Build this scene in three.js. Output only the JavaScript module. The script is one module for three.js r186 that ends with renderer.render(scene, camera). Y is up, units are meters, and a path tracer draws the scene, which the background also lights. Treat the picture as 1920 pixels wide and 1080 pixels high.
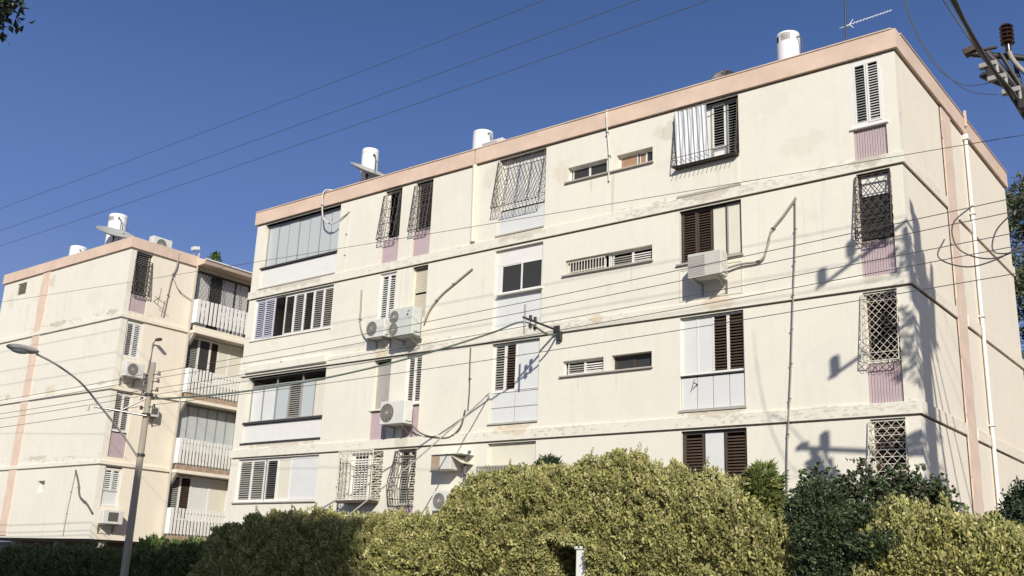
import * as THREE from 'three';
import { mergeGeometries } from 'three/addons/utils/BufferGeometryUtils.js';
import { RoundedBoxGeometry } from 'three/addons/geometries/RoundedBoxGeometry.js';

// ---------------------------------------------------------------- camera, sky, sun, exposure
const scene = new THREE.Scene();
const camera = new THREE.PerspectiveCamera(31.57, 1920 / 1080, 0.1, 1500);
camera.position.set(6.3268, 1.6, 21.6136);
camera.rotation.set(0.280594, 0.673438, 0.040717, 'YXZ');
const renderer = new THREE.WebGLRenderer({ antialias: true });
renderer.toneMapping = THREE.LinearToneMapping;
renderer.toneMappingExposure = 1.03;
renderer.shadowMap.enabled = true;

const SUN = new THREE.Vector3(0.564, 0.483, 0.669).normalize();
{ // clear afternoon sky: pale at the horizon, deepening with height, a faint brightening round the sun
  const W = 512, H = 256, d = new Float32Array(W * H * 4);
  const stops = [[0, .36, .44, .60], [8, .24, .345, .58], [18, .124, .216, .495], [26, .080, .155, .385], [32, .054, .118, .300], [50, .042, .095, .25], [90, .038, .082, .225]];
  for (let j = 0; j < H; j++) {
    const el = ((j + .5) / H - .5) * 180, e = Math.max(0, el);
    let k = 0; while (k < stops.length - 2 && e > stops[k + 1][0]) k++;
    const a = stops[k], b = stops[k + 1], f = Math.min(1, (e - a[0]) / (b[0] - a[0]));
    for (let i = 0; i < W; i++) {
      const az = ((i + .5) / W - .5) * 2 * Math.PI, ce = Math.cos(el * Math.PI / 180);
      const dot = ce * Math.cos(az) * SUN.x + Math.sin(el * Math.PI / 180) * SUN.y + ce * Math.sin(az) * SUN.z;
      const halo = .55 * Math.exp(-(1 - dot) / .05) + .16 * Math.exp(-(1 - dot) / .35);
      const o = (j * W + i) * 4;
      for (let c = 0; c < 3; c++) d[o + c] = (el < 0 ? [.22, .2, .17][c] : a[c + 1] + (b[c + 1] - a[c + 1]) * f + halo * [1, .96, .88][c]);
      d[o + 3] = 1;
    }
  }
  const t = new THREE.DataTexture(d, W, H, THREE.RGBAFormat, THREE.FloatType);
  t.mapping = THREE.EquirectangularReflectionMapping; t.magFilter = THREE.LinearFilter; t.needsUpdate = true;
  scene.background = t; scene.environment = t;
}
const sun = new THREE.DirectionalLight(new THREE.Color(1, .945, .85), 4.7);
sun.position.copy(SUN).multiplyScalar(80).add(new THREE.Vector3(-12, 0, 0));
sun.target.position.set(-12, 0, 0);
sun.castShadow = true; sun.shadow.mapSize.set(4096, 4096);
Object.assign(sun.shadow.camera, { left: -45, right: 45, top: 40, bottom: -40, near: 1, far: 200 });
scene.add(sun, sun.target);

// ---------------------------------------------------------------- helpers
let seed = 7; const rnd = () => { seed = (seed * 1664525 + 1013904223) >>> 0; return seed / 4294967296; };
const rr = (a, b) => a + (b - a) * rnd();
const V = (x, y, z) => new THREE.Vector3(x, y, z);
function hash(x, y, s) { let h = (x * 374761393 + y * 668265263 + s * 974711) | 0; h = Math.imul(h ^ (h >>> 13), 1274126177); return ((h ^ (h >>> 16)) >>> 0) / 4294967296; }
function vn(x, y, s = 0) { // value noise
  const xi = Math.floor(x), yi = Math.floor(y), fx = x - xi, fy = y - yi, u = fx * fx * (3 - 2 * fx), v = fy * fy * (3 - 2 * fy);
  const a = hash(xi, yi, s), b = hash(xi + 1, yi, s), c = hash(xi, yi + 1, s), e = hash(xi + 1, yi + 1, s);
  return a + (b - a) * u + (c - a) * v + (a - b - c + e) * u * v;
}
const fbm = (x, y, s = 0, o = 4) => { let r = 0, a = .5; for (let i = 0; i < o; i++) { r += a * vn(x, y, s + i); x *= 2.03; y *= 2.03; a *= .5; } return r / (1 - Math.pow(.5, o)); };
const taken = {};
const numbered = (n) => { const k = taken[n] = (taken[n] ?? -1) + 1; return k ? n + '_' + String(k).padStart(3, '0') : n; };
function merge(list) {
  const l = list.flat(9).map((g) => { const q = g.index ? g.toNonIndexed() : g; for (const a of Object.keys(q.attributes)) if (!['position', 'normal', 'uv'].includes(a)) q.deleteAttribute(a); return q; });
  return l.length === 1 ? l[0] : mergeGeometries(l);
}
function mesh(name, geo, mat, parent, kind) {
  const m = new THREE.Mesh(Array.isArray(geo) ? merge(geo) : geo, mat);
  m.name = name; m.castShadow = m.receiveShadow = true;
  if (kind) m.userData.kind = kind;
  if (parent) parent.add(m);
  return m;
}
function thing(name, label, category, pos = [0, 0, 0], turn = 0, group) {
  const g = new THREE.Group(); g.name = numbered(name); g.position.set(...pos); g.rotation.y = turn;
  g.userData = { label, category }; if (group) g.userData.group = group;
  scene.add(g); return g;
}
function single(name, geo, mat, label, category, group) {
  const m = mesh(numbered(name), geo, mat, scene); m.userData = { label, category }; if (group) m.userData.group = group; return m;
}
function structure(name, geo, mat) { const m = mesh(numbered(name), geo, mat, scene); m.userData.kind = 'structure'; return m; }
// axis-aligned box from min to max with uv in metres
function box(x0, x1, y0, y1, z0, z1) {
  const g = new THREE.BoxGeometry(x1 - x0, y1 - y0, z1 - z0); g.translate((x0 + x1) / 2, (y0 + y1) / 2, (z0 + z1) / 2); return metric(g);
}
function rbox(x0, x1, y0, y1, z0, z1, r = .02, s = 2) {
  const g = new RoundedBoxGeometry(x1 - x0, y1 - y0, z1 - z0, s, r); g.translate((x0 + x1) / 2, (y0 + y1) / 2, (z0 + z1) / 2); return metric(g);
}
function metric(g) {
  const p = g.attributes.position, n = g.attributes.normal, uv = new Float32Array(p.count * 2);
  for (let i = 0; i < p.count; i++) {
    const ax = Math.abs(n.getX(i)), ay = Math.abs(n.getY(i)), az = Math.abs(n.getZ(i));
    if (az >= ax && az >= ay) { uv[2 * i] = p.getX(i); uv[2 * i + 1] = p.getY(i); }
    else if (ax >= ay) { uv[2 * i] = p.getZ(i); uv[2 * i + 1] = p.getY(i); }
    else { uv[2 * i] = p.getX(i); uv[2 * i + 1] = p.getZ(i); }
  }
  g.setAttribute('uv', new THREE.BufferAttribute(uv, 2)); return g;
}
function bar(a, b, r, n = 6, r2 = r) {
  const d = b.clone().sub(a), g = new THREE.CylinderGeometry(r2, r, d.length(), n);
  g.applyQuaternion(new THREE.Quaternion().setFromUnitVectors(V(0, 1, 0), d.normalize())); g.translate((a.x + b.x) / 2, (a.y + b.y) / 2, (a.z + b.z) / 2); return g;
}
const tube = (pts, r, seg = 24, n = 6) => new THREE.TubeGeometry(new THREE.CatmullRomCurve3(pts.map((p) => p.isVector3 ? p : V(...p))), seg, r, n);
function wirePts(a, b, sag, n = 14) { const o = []; for (let i = 0; i <= n; i++) { const t = i / n, p = V(...a).lerp(V(...b), t); p.y -= sag * 4 * t * (1 - t); o.push(p); } return o; }
const wall = (w0, w1, holes, h0, h1, depth) => { // plate in u,v with rectangular holes, from w = -depth to 0
  const s = new THREE.Shape([new THREE.Vector2(w0, h0), new THREE.Vector2(w1, h0), new THREE.Vector2(w1, h1), new THREE.Vector2(w0, h1)]);
  for (const [a, b, c, d] of holes) s.holes.push(new THREE.Path([new THREE.Vector2(a, c), new THREE.Vector2(a, d), new THREE.Vector2(b, d), new THREE.Vector2(b, c)]));
  const g = new THREE.ExtrudeGeometry(s, { depth, bevelEnabled: false }); g.translate(0, 0, -depth); return g;
};

// ---------------------------------------------------------------- materials
function colourMap(w, h, fn) { // fn(x, y) -> linear rgb 0..1
  const d = new Uint8Array(w * h * 4), s = (c) => Math.round(255 * Math.min(1, Math.max(0, c <= .0031308 ? c * 12.92 : 1.055 * Math.pow(c, 1 / 2.4) - .055)));
  for (let j = 0; j < h; j++) for (let i = 0; i < w; i++) { const c = fn(i, j), o = (j * w + i) * 4; d[o] = s(c[0]); d[o + 1] = s(c[1]); d[o + 2] = s(c[2]); d[o + 3] = 255; }
  const t = new THREE.DataTexture(d, w, h, THREE.RGBAFormat); t.colorSpace = THREE.SRGBColorSpace;
  t.wrapS = t.wrapT = THREE.RepeatWrapping; t.magFilter = THREE.LinearFilter; t.minFilter = THREE.LinearMipmapLinearFilter; t.generateMipmaps = true; t.needsUpdate = true; return t;
}
function greyMap(w, h, fn) { const t = colourMap(w, h, (i, j) => { const v = fn(i, j); return [v, v, v]; }); t.colorSpace = THREE.NoColorSpace; return t; }
const plasterBump = greyMap(512, 512, (i, j) => .5 * fbm(i / 6, j / 6, 3, 3) + .5 * fbm(i / 60, j / 60, 9, 3));
plasterBump.repeat.set(1 / 2.3, 1 / 2.3);
const LINES = [5.27, 8.07, 10.87, 13.68];
// painted plaster: patches of slightly different paint, hairline stains and dirt caught on the slab bands (x 0..24 m, y 2.4..14.4 m)
function plaster(base, sd, dirt, dy = 0, marks = []) {
  const W = 2048, H = 1024, t = colourMap(W, H, (i, j) => {
    const x = i / W * 24, y = 2.4 + j / H * 12;
    let k = 1 + .06 * (fbm(x * .55, y * .8, sd) - .5) + .05 * (fbm(x * 4, y * 4, sd + 20, 3) - .5) + .035 * (hash(i, j, sd) - .5);
    k -= .02 * (fbm(x * 9, y * .7, sd + 31, 3) > .62 ? 1 : 0);
    let g = 0;
    for (const l of LINES) { // grime smeared on the ledge of each slab band, in fine blotches
      const q = y - l - dy; if (q > .02 && q < .42 - .2 * vn(x * 2, l, sd)) { const m = fbm(x * 9, y * 21, sd + 41, 5) * .85 + fbm(x * .4, l, sd + 47, 2) * .45; g = Math.max(g, Math.min(1, Math.max(0, (m - .72) / .2))); }
    }
    const run = fbm(x * 9, y * .3, sd + 61, 3), rs = fbm(x * .7, y * .5, sd + 67, 2); // rain runs
    if (run > .70 && rs > .58) g = Math.max(g, .3 * Math.min(1, (run - .70) / .06));
    const sp = fbm(x * 1.6, y * 1.3, sd + 71, 5); if (sp > .72) g = Math.max(g, .22 * Math.min(1, (sp - .72) / .1));
    const a = g * dirt; let col = [0, 1, 2].map((c) => base[c] * k * (1 - a) + [.38, .34, .28][c] * a);
    for (const [mx, my, rx, ry, st, tint] of marks) { // single stains, repairs and drips
      const ex = (x - 24 - mx) / rx, ey = (y - my) / ry; if (ex * ex + ey * ey > 2.5) continue;
      const e = 1 - Math.sqrt(ex * ex + ey * ey) + 1.5 * (fbm(x * 6, y * (ry > rx * 1.5 ? 2 : 6), sd + 81, 4) - .5), m = st * Math.min(1, Math.max(0, e / .35)); if (m > 0) col = col.map((v, c) => v * (1 - m) + tint[c] * m);
    }
    return col;
  });
  t.repeat.set(1 / 24, 1 / 12); t.offset.set(0, -2.4 / 12); return t;
}
const std = (o) => new THREE.MeshStandardMaterial({ roughness: .8, ...o });
const rgb = (r, g, b) => new THREE.Color().setRGB(r, g, b);
const paint = (r, g, b, rough = .6, extra = {}) => std({ color: rgb(r, g, b), roughness: rough, ...extra });
const mottled = (r, g, b, sd, amp = .12, scale = 8, size = 256, metres = 1, rough = .7, extra = {}) => {
  const t = colourMap(size, size, (i, j) => { const k = 1 + amp * (fbm(i / size * scale, j / size * scale, sd, 4) - .5) * 2 + amp * .4 * (hash(i, j, sd) - .5); return [r * k, g * k, b * k]; });
  t.repeat.set(1 / metres, 1 / metres); return std({ map: t, roughness: rough, ...extra });
};
const M = {};
const RUST = [.52, .36, .20], GRIME = [.42, .36, .28], PATCH = [.70, .67, .60];
const frontMarks = [[-8.02, 8.27, .22, .16, .5, RUST], [-5.85, 13.1, .25, .35, .32, GRIME], [-3.2, 13.2, .8, .5, .07, GRIME], [-2.2, 11.85, .6, .3, .12, GRIME], [-9.3, 12.65, .3, .4, .2, RUST], [-6.2, 13.15, .2, .2, .2, GRIME], [-14.7, 8.15, .4, .3, .45, GRIME], [-15.9, 8.2, .35, .3, .4, RUST], [-14.8, 5.4, .4, .22, .4, GRIME], [-4.6, 8.25, .5, .22, .4, RUST], [-10.7, 5.55, .8, .16, .4, RUST], [-10.7, 11.1, .9, .2, .4, GRIME], [-20.4, 11.1, 1.6, .16, .45, GRIME], [-20.4, 5.62, 1.7, .12, .4, GRIME], [-.7, 11.05, .4, .14, .6, GRIME], [-.7, 8.25, .4, .12, .5, GRIME], [-4.75, 11.1, .9, .12, .55, GRIME], [-4.75, 5.6, .9, .1, .5, GRIME], [-7.6, 11.6, .05, .7, .35, GRIME], [-16.6, 4.4, .3, .6, .2, GRIME], [-11.9, 13.2, .3, .5, .2, GRIME], [-13.1, 7.2, .5, .6, .5, PATCH], [-2.0, 6.6, .6, .5, .5, PATCH], [-17.3, 12.4, .5, .8, .45, PATCH], [-8.6, 6.6, .04, .3, .3, RUST], [-7.0, 9.3, .05, .35, .25, GRIME], [-8.3, 12.1, .05, .3, .3, GRIME]];
M.front = std({ map: plaster([.745, .71, .61], 1, .5, 0, frontMarks), roughness: .92, bumpMap: plasterBump, bumpScale: .006 });
M.gable = std({ map: plaster([.79, .715, .585], 5, .3), roughness: .92, bumpMap: plasterBump, bumpScale: .006 });
M.pink = mottled(.65, .495, .385, 11, .15, 12, 512, 5, .9, { bumpMap: plasterBump, bumpScale: .004 });
M.pinkStrip = mottled(.69, .54, .425, 12, .14, 9, 512, 3, .9, { bumpMap: plasterBump, bumpScale: .004 });
M.mauve = mottled(.47, .37, .385, 13, .07, 6, 256, 1.2, .85);
M.white = mottled(.75, .735, .69, 14, .05, 6, 256, 1.5, .45);
M.whiteB = mottled(.68, .685, .665, 15, .05, 5, 256, 1.5, .4);
M.cream = mottled(.70, .66, .54, 16, .05, 5, 256, 1.5, .5);
M.grey = mottled(.30, .31, .30, 17, .08, 6, 256, 1, .5);
M.slatGrey = mottled(.33, .32, .29, 18, .1, 6, 256, 1, .6);
M.lilac = mottled(.58, .58, .68, 19, .05, 6, 256, 1, .5);
M.brown = mottled(.085, .058, .042, 20, .2, 8, 256, 1, .5);
M.darkFrame = paint(.05, .045, .04, .45);
M.frosted = new THREE.MeshPhysicalMaterial({ color: rgb(.50, .53, .52), roughness: .35, clearcoat: .4, clearcoatRoughness: .15 });
M.glass = new THREE.MeshPhysicalMaterial({ color: rgb(.045, .044, .042), roughness: .3, specularIntensity: .45 }); // dusty dark panes
M.iron = mottled(.075, .062, .052, 21, .3, 12, 128, .5, .55, { metalness: .3 });
M.ironWhite = mottled(.66, .62, .53, 22, .15, 12, 128, .5, .6);
M.beigeRoll = mottled(.56, .51, .40, 23, .08, 5, 256, 1, .6);
M.room = paint(.22, .20, .18, .95);
M.rust = mottled(.38, .28, .20, 24, .35, 9, 256, 1, .9);
M.concrete = mottled(.42, .39, .34, 25, .18, 9, 512, 2, .95, { bumpMap: plasterBump, bumpScale: .004 });
M.pole = mottled(.34, .30, .245, 26, .25, 10, 256, 1.2, .9);
M.acWhite = mottled(.66, .65, .60, 27, .06, 5, 256, 1, .45);
M.acGrey = mottled(.42, .40, .37, 28, .1, 6, 256, 1, .5);
M.fanDark = paint(.11, .105, .09, .6);
M.tank = mottled(.82, .82, .80, 29, .03, 4, 256, 2, .35);
M.steel = paint(.33, .32, .30, .35, { metalness: .7 });
M.dish = mottled(.36, .36, .33, 30, .08, 5, 128, 1, .5);
M.darkMetal = paint(.055, .05, .05, .5, { metalness: .4 });
M.wire = paint(.085, .082, .08, .6);
M.cableGrey = mottled(.33, .30, .255, 42, .2, 10, 128, .4, .75);
M.cableWhite = paint(.62, .60, .55, .6);
M.cableGreen = paint(.12, .15, .12, .6);
M.insul = new THREE.MeshPhysicalMaterial({ color: rgb(.045, .022, .016), roughness: .25, clearcoat: .6 });
M.porcelain = paint(.5, .46, .4, .3);
M.cardboard = mottled(.36, .22, .13, 31, .12, 5, 128, .7, .9);
M.roof = mottled(.5, .48, .44, 32, .2, 8, 256, 3, .95);

// ---------------------------------------------------------------- windows and their contents, in facade coordinates (u right, v up, w out)
const FRONT = { at: (m, u, v, w) => { m.position.set(u, v, w); } };
const SIDE = { at: (m, u, v, w) => { m.position.set(w, v, -u); m.rotation.y = Math.PI / 2; } };
const frameBars = (w, h, t, z0, z1, ox = 0, oy = 0) => [box(ox, ox + t, oy, oy + h, z0, z1), box(ox + w - t, ox + w, oy, oy + h, z0, z1), box(ox + t, ox + w - t, oy, oy + t, z0, z1), box(ox + t, ox + w - t, oy + h - t, oy + h, z0, z1)];
const slatCache = {};
function slatGeo(w, d, tilt) { const k = w.toFixed(3) + d + tilt; if (!slatCache[k]) { const g = new RoundedBoxGeometry(w, .011, d, 1, .004); g.rotateX(tilt); slatCache[k] = metric(g); } return slatCache[k]; }
function wavy(w, h, waves, amp, tx = 24, mat) {
  const g = new THREE.PlaneGeometry(w, h, tx * 3, 6), p = g.attributes.position;
  for (let i = 0; i < p.count; i++) { const x = p.getX(i) / w + .5, y = p.getY(i) / h + .5; p.setZ(i, amp * Math.sin(x * waves * 6.283 + 1.2 * Math.sin(y * 2)) * (1.1 - .5 * y)); }
  g.computeVertexNormals(); g.translate(w / 2, h / 2, 0); return g;
}
// leaves: [from, to (fractions of the width), kind, material, options]
function win(parent, F, u0, u1, v0, v1, o = {}) {
  const w = u1 - u0, h = v1 - v0, t = o.t ?? .05, rec = o.rec ?? .1, fm = o.frame ?? M.white;
  const parts = frameBars(w, h, t, -.05, 0);
  for (const x of o.posts ?? []) parts.push(box(x * w - t / 2, x * w + t / 2, t, h - t, -.048, .004));
  if (o.transom) parts.push(box(t, w - t, h - o.transom - .02, h - o.transom + .02, -.046, .002));
  const win = mesh('window', parts, fm, parent); F.at(win, u0, v0, -rec);
  const iw = w - 2 * t, ih = h - 2 * t - (o.transom ?? 0);
  for (const [a, b, kind, mat, q = {}] of o.leaves ?? []) {
    const x0 = t + a * iw + .004, x1 = t + b * iw - .004, lw = x1 - x0, z = q.z ?? -.03, y0 = t + (q.y0 ?? 0) * ih, y1 = t + (q.y1 ?? 1) * ih, lh = y1 - y0, lt = q.lt ?? .042;
    const ins = (x, y, zz, m) => { m.position.set(x, y, zz); return m; };
    if (kind === 'louver') {
      const leaf = ins(x0, y0, z, mesh('shutter_leaf', frameBars(lw, lh, lt, -.022, .022), q.frame ?? mat, win));
      const pitch = q.pitch ?? .072, n = Math.floor((lh - 2 * lt) / pitch), g = slatGeo(lw - 2 * lt, .062, q.tilt ?? .72);
      if (q.each) { for (let i = 0; i < n; i++) { const s = mesh('slat', g, mat, win); s.position.set(x0 + lw / 2, y0 + lt + (i + .5) * pitch, z); s.rotation.x = rr(-.03, .03); } }
      else { const l = []; for (let i = 0; i < n; i++) { const c = g.clone(); c.rotateX(rr(-.03, .03)); c.translate(x0 + lw / 2, y0 + lt + (i + .5) * pitch, z); l.push(c); } mesh('louvre_slats', l, mat, win, 'stuff'); }
    } else if (kind === 'panel') {
      ins(x0, y0, z, mesh('sash', frameBars(lw, lh, lt, -.02, .02), q.frame ?? fm, win));
      ins(x0, y0, z, mesh('panel', box(lt - .004, lw - lt + .004, lt - .004, lh - lt + .004, -.008, .008), mat, win));
    } else if (kind === 'glass') {
      ins(x0, y0, z, mesh('sash', frameBars(lw, lh, lt, -.02, .02), q.frame ?? fm, win));
      ins(x0, y0, z, mesh('pane', box(lt - .004, lw - lt + .004, lt - .004, lh - lt + .004, -.004, .004), q.pane ?? M.glass, win));
      if (mat) ins(x0 + .02, y0, z - .16, mesh('curtain', wavy(lw - .04, lh, Math.max(2, lw * 7), .02), mat, win));
    } else if (kind === 'roller') {
      const l = [], n = Math.floor(lh / .052); for (let i = 0; i < n; i++) l.push(rbox(x0, x1, y0 + i * .052, y0 + i * .052 + .049, z - .008, z + .006, .006, 1));
      mesh('roller_blind', l, mat, win);
    } else if (kind === 'curtain') ins(x0, y0, z, mesh('curtain', wavy(lw, lh, q.waves ?? 5, q.amp ?? .035), mat, win));
    else if (kind === 'bars') { const l = []; const n = q.n ?? 10; for (let i = 0; i <= n; i++) l.push(bar(V(x0 + lw * i / n, y0, z + .06), V(x0 + lw * i / n, y1, z + .06), .012, 6)); l.push(box(x0, x1, y0 + lh * .1, y0 + lh * .1 + .02, z + .05, z + .07), box(x0, x1, y1 - lh * .1, y1 - lh * .1 + .02, z + .05, z + .07)); mesh('window_bars', l, mat, win); }
  }
  if (o.sill) { const s = mesh('sill', rbox(-.06, w + .06, -.05, -.002, -.1, rec + .05, .01, 1), o.sillMat ?? M.concrete, win); s.name = 'sill'; }
  return win;
}
// security cage: lattice on a face that leans out towards the bottom
function cage(parent, F, u0, u1, v0, v1, o = {}) {
  const w = u1 - u0, h = v1 - v0, top = o.top ?? .04, bot = o.bot ?? .34, r = o.r ?? .008, m = o.mat ?? M.iron, l = [];
  const belly = o.belly ? (y) => (y < .45 ? bot * Math.pow(Math.sin((y / .45 * .5 + .5) * Math.PI * .5 + 0) , 1) * (y < .08 ? .75 : 1) : top + (bot - top) * Math.pow((1 - y) / .55, 1.5)) : (y) => top + (bot - top) * (1 - y);
  const P = (x, y) => V(x * w, y * h, belly(y));
  const line = (x0, y0, x1, y1, rad = r) => { const n = Math.max(1, Math.ceil(Math.abs(y1 - y0) * 6)); for (let i = 0; i < n; i++) { const f = i / n, g = (i + 1) / n; l.push(bar(P(x0 + (x1 - x0) * f, y0 + (y1 - y0) * f), P(x0 + (x1 - x0) * g, y0 + (y1 - y0) * g), rad, 5)); } };
  for (const x of [0, 1]) line(x, 0, x, 1, r * 1.7);
  for (const y of [0, 1]) line(0, y, 1, y, r * 1.7);
  for (const y of o.rails ?? [.5]) line(0, y, 1, y, r * 1.2);
  for (const x of o.posts ?? []) line(x, 0, x, 1, r * 1.6);
  const step = o.step ?? .17, nx = Math.round(w / step), ny = Math.round(h / (step * (o.aspect ?? 1.5)));
  if (o.kind === 'vertical') { for (let i = 1; i < nx; i++) line(i / nx, 0, i / nx, 1); }
  else if (o.kind === 'scroll') { // upright bars with S-curls between
    for (let i = 1; i < nx; i++) line(i / nx, 0, i / nx, 1);
    for (let i = 0; i < nx; i++) for (let j = 0; j < ny; j++) { const pts = []; for (let k = 0; k <= 6; k++) { const f = k / 6; pts.push(P((i + .5 + .42 * Math.sin(f * 6.283)) / nx, Math.min(1, (j + f) / ny))); } l.push(new THREE.TubeGeometry(new THREE.CatmullRomCurve3(pts), 8, r * .8, 4)); }
  } else for (let i = 0; i < nx; i++) for (let j = 0; j < ny; j++) { line(i / nx, j / ny, (i + 1) / nx, (j + 1) / ny); line((i + 1) / nx, j / ny, i / nx, (j + 1) / ny); }
  // cheeks and floor of the cage
  const side = (x) => { const n = 7; for (let j = 0; j < n; j++) { const y0 = j / n, y1 = (j + 1) / n, a = P(x, y0), b = P(x, y1); const a0 = V(x * w, a.y, -.02), b0 = V(x * w, b.y, -.02); l.push(bar(a0, a, r, 4), bar(a0, b, r * .8, 4), bar(b0, a, r * .8, 4)); } };
  side(0); side(1);
  const nf = nx; for (let i = 0; i <= nf; i++) { const a = P(i / nf, 0); l.push(bar(V(a.x, 0, -.02), a, r, 4)); }
  const g = mesh('security_grille', l, m, parent); F.at(g, u0, v0, 0); return g;
}
function sheet(parent, F, u0, u1, v0, v1, mat, rec = .1, cols = 1, rows = 1, fm = M.grey, name = 'infill_panel') { // panel set under a window, split by thin bars
  const w = u1 - u0, h = v1 - v0, fr = .022;
  for (let i = 0; i < cols; i++) for (let j = 0; j < rows; j++) F.at(mesh(name, rbox(fr / 2, w / cols - fr / 2, fr / 2, h / rows - fr / 2, -.03, 0, .006, 1), mat, parent), u0 + i * w / cols, v0 + j * h / rows, -rec);
  F.at(mesh('panel_frame', frameBars(w, h, fr * .5, -.05, -.008).concat(cols * rows > 1 ? [...Array(cols - 1).keys()].map((i) => box((i + 1) * w / cols - fr / 2, (i + 1) * w / cols + fr / 2, 0, h, -.05, -.01)).concat([...Array(rows - 1).keys()].map((j) => box(0, w, (j + 1) * h / rows - fr / 2, (j + 1) * h / rows + fr / 2, -.05, -.012))) : []), fm, parent), u0, v0, -rec);
}
function ribbed(parent, F, u0, u1, v0, v1, mat, rec = .05) { // grooved mauve apron under the narrow windows
  const w = u1 - u0, h = v1 - v0, n = Math.round(w / .06);
  const l = [box(0, w, 0, h, -.06, -.02)]; for (let i = 0; i < n; i++) l.push(rbox(i * w / n + .004, (i + 1) * w / n - .004, .002, h - .002, -.03, 0, .008, 1));
  F.at(mesh('apron_panel', l, mat, parent), u0, v0, -rec);
}

// ---------------------------------------------------------------- main apartment building (front in z = 0, its right corner at x = 0)
const L = -22.85, DEEP = -10.09, BASE = 2.45;
const main = thing('apartment_building', 'cream four storey apartment block with pink roof parapet filling the middle of the picture', 'building');
{
  const H = { // openings per storey, top storey first
    4: [[-22.40, -18.43, 11.20, 13.62], [-16.32, -15.57, 11.14, 13.63], [-14.96, -14.23, 11.14, 13.63], [-11.58, -9.86, 11.22, 13.63], [-9.08, -7.79, 12.38, 12.80], [-7.47, -6.36, 12.38, 12.80], [-5.62, -3.89, 12.02, 13.63], [-1.05, -.29, 11.12, 13.62]],
    3: [[-22.50, -18.43, 9.34, 10.82], [-16.27, -15.55, 9.20, 10.80], [-14.88, -14.22, 9.14, 10.82], [-11.59, -9.87, 8.40, 10.78], [-9.09, -6.37, 9.66, 10.07], [-5.58, -3.88, 9.40, 10.82], [-1.04, -.28, 8.33, 10.82]],
    2: [[-22.40, -18.43, 5.72, 8.03], [-16.25, -15.50, 5.52, 8.02], [-14.87, -14.22, 5.52, 8.02], [-11.55, -9.88, 5.70, 8.03], [-9.09, -7.81, 6.88, 7.27], [-7.56, -6.38, 6.88, 7.27], [-5.59, -3.89, 5.65, 8.03], [-1.05, -.31, 5.50, 8.03]],
    1: [[-22.45, -18.41, 3.79, 5.22], [-16.97, -15.55, 3.72, 5.20], [-14.95, -14.21, 2.75, 5.23], [-11.55, -9.90, 2.75, 5.23], [-5.57, -3.88, 3.75, 5.22], [-1.05, -.31, 2.75, 5.23]],
  };
  const LV = [BASE, ...LINES];
  for (let s = 1; s <= 4; s++) mesh('wall', wall(L, 0, H[s].map(([a, b, c, d]) => [a, b, c, Math.min(d, LV[s] - .06)]), LV[s - 1], LV[s] - .045, .22), M.front, main);
  for (let s = 1; s <= 4; s++) { // gable, its far end and the back
    mesh('gable_wall', box(-.22, 0, LV[s - 1], LV[s] - .045, DEEP, -.22), M.gable, main);
    mesh('side_wall', box(L, L + .22, LV[s - 1], LV[s], DEEP, -.22), M.gable, main);
    mesh('rear_wall', box(L + .22, -.22, LV[s - 1], LV[s], DEEP, DEEP + .22), M.gable, main);
  }
  mesh('plinth', box(L + .1, -.1, -.2, BASE, DEEP + .1, -.1), M.concrete, main);
  for (const y of [BASE - .2, ...LINES]) mesh('floor_slab', box(L + .23, -.23, y - .08, y + .2, DEEP + .23, -.225), M.room, main);
  mesh('inner_wall', box(L + .3, -.3, BASE, 13.6, -2.7, -2.5), M.room, main);
  for (const x of [-17.4, -12.7, -9.5, -6.0, -2.4]) mesh('inner_wall', box(x, x + .12, BASE, 13.6, -2.5, -.23), M.room, main);
  // slab bands: front and gable, proud of the wall with a chamfered top
  for (const y of LINES.slice(0, 3)) {
    mesh('floor_band', rbox(L - .05, .05, y, y + .27, -.05, .05, .008, 1), M.front, main);
    for (const [z0, z1] of [[-3.35, -.052], [-5.46, -4.32], [DEEP - .05, -5.64]]) mesh('floor_band', rbox(-.05, .05, y, y + .27, z0, z1, .008, 1), M.gable, main); // stops at the pink strip and the pipe
  }
  for (const y of LINES) mesh('joint', [box(L + .01, -.04, y - .06, y, -.2, -.045), box(-.2, -.045, y - .06, y, DEEP + .02, -.2)], M.concrete, main); // open joint below each band
  // parapet
  mesh('parapet', [box(L - .08, -12.52, 13.68, 14.15, -.22, .08), box(-12.47, .08, 13.683, 14.155, -.22, .083)], M.pink, main);
  mesh('parapet', [box(-.22, .08, 13.68, 14.15, -3.5, -.222), box(-.22, .08, 13.684, 14.154, -5.5, -3.502), box(-.22, .08, 13.68, 14.15, DEEP - .08, -5.56)], M.pink, main);
  mesh('parapet', [box(L - .08, L + .2, 13.68, 14.15, DEEP - .08, -.222), box(L + .2, -.222, 13.68, 14.15, DEEP - .08, DEEP + .2)], M.pink, main);
  const cop = []; for (let i = 0; i < 15; i++) { const a = L - .1 + i * 1.53, b = Math.min(.1, a + 1.524); cop.push(rbox(a, b, 14.152, 14.19, -.25, .105 + rr(-.004, .004), .01, 1)); } mesh('coping', cop, M.pink, main);
  mesh('coping', [rbox(-.25, .105, 14.157, 14.192, DEEP - .1, -.255, .01, 1)], M.pink, main);
  mesh('roof', box(L + .2, -.22, 13.6, 13.72, DEEP + .2, -.225), M.roof, main);
  // gable: pink strip over the panel joint (frayed left edge) and white rain pipe
  const strip = []; for (let y = BASE; y < 13.66; y += .47) { const b = Math.min(13.66, y + .46); strip.push(box(0, .03 + rr(0, .003), y, b + .0095, -4.26 + rr(-.03, .03), -3.45 + rr(-.05, .03))); }
  mesh('pink_strip', strip, M.pinkStrip, main);
  mesh('joint', box(-.03, .012, BASE, 13.67, -3.43, -3.36), M.brown, main);
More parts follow.
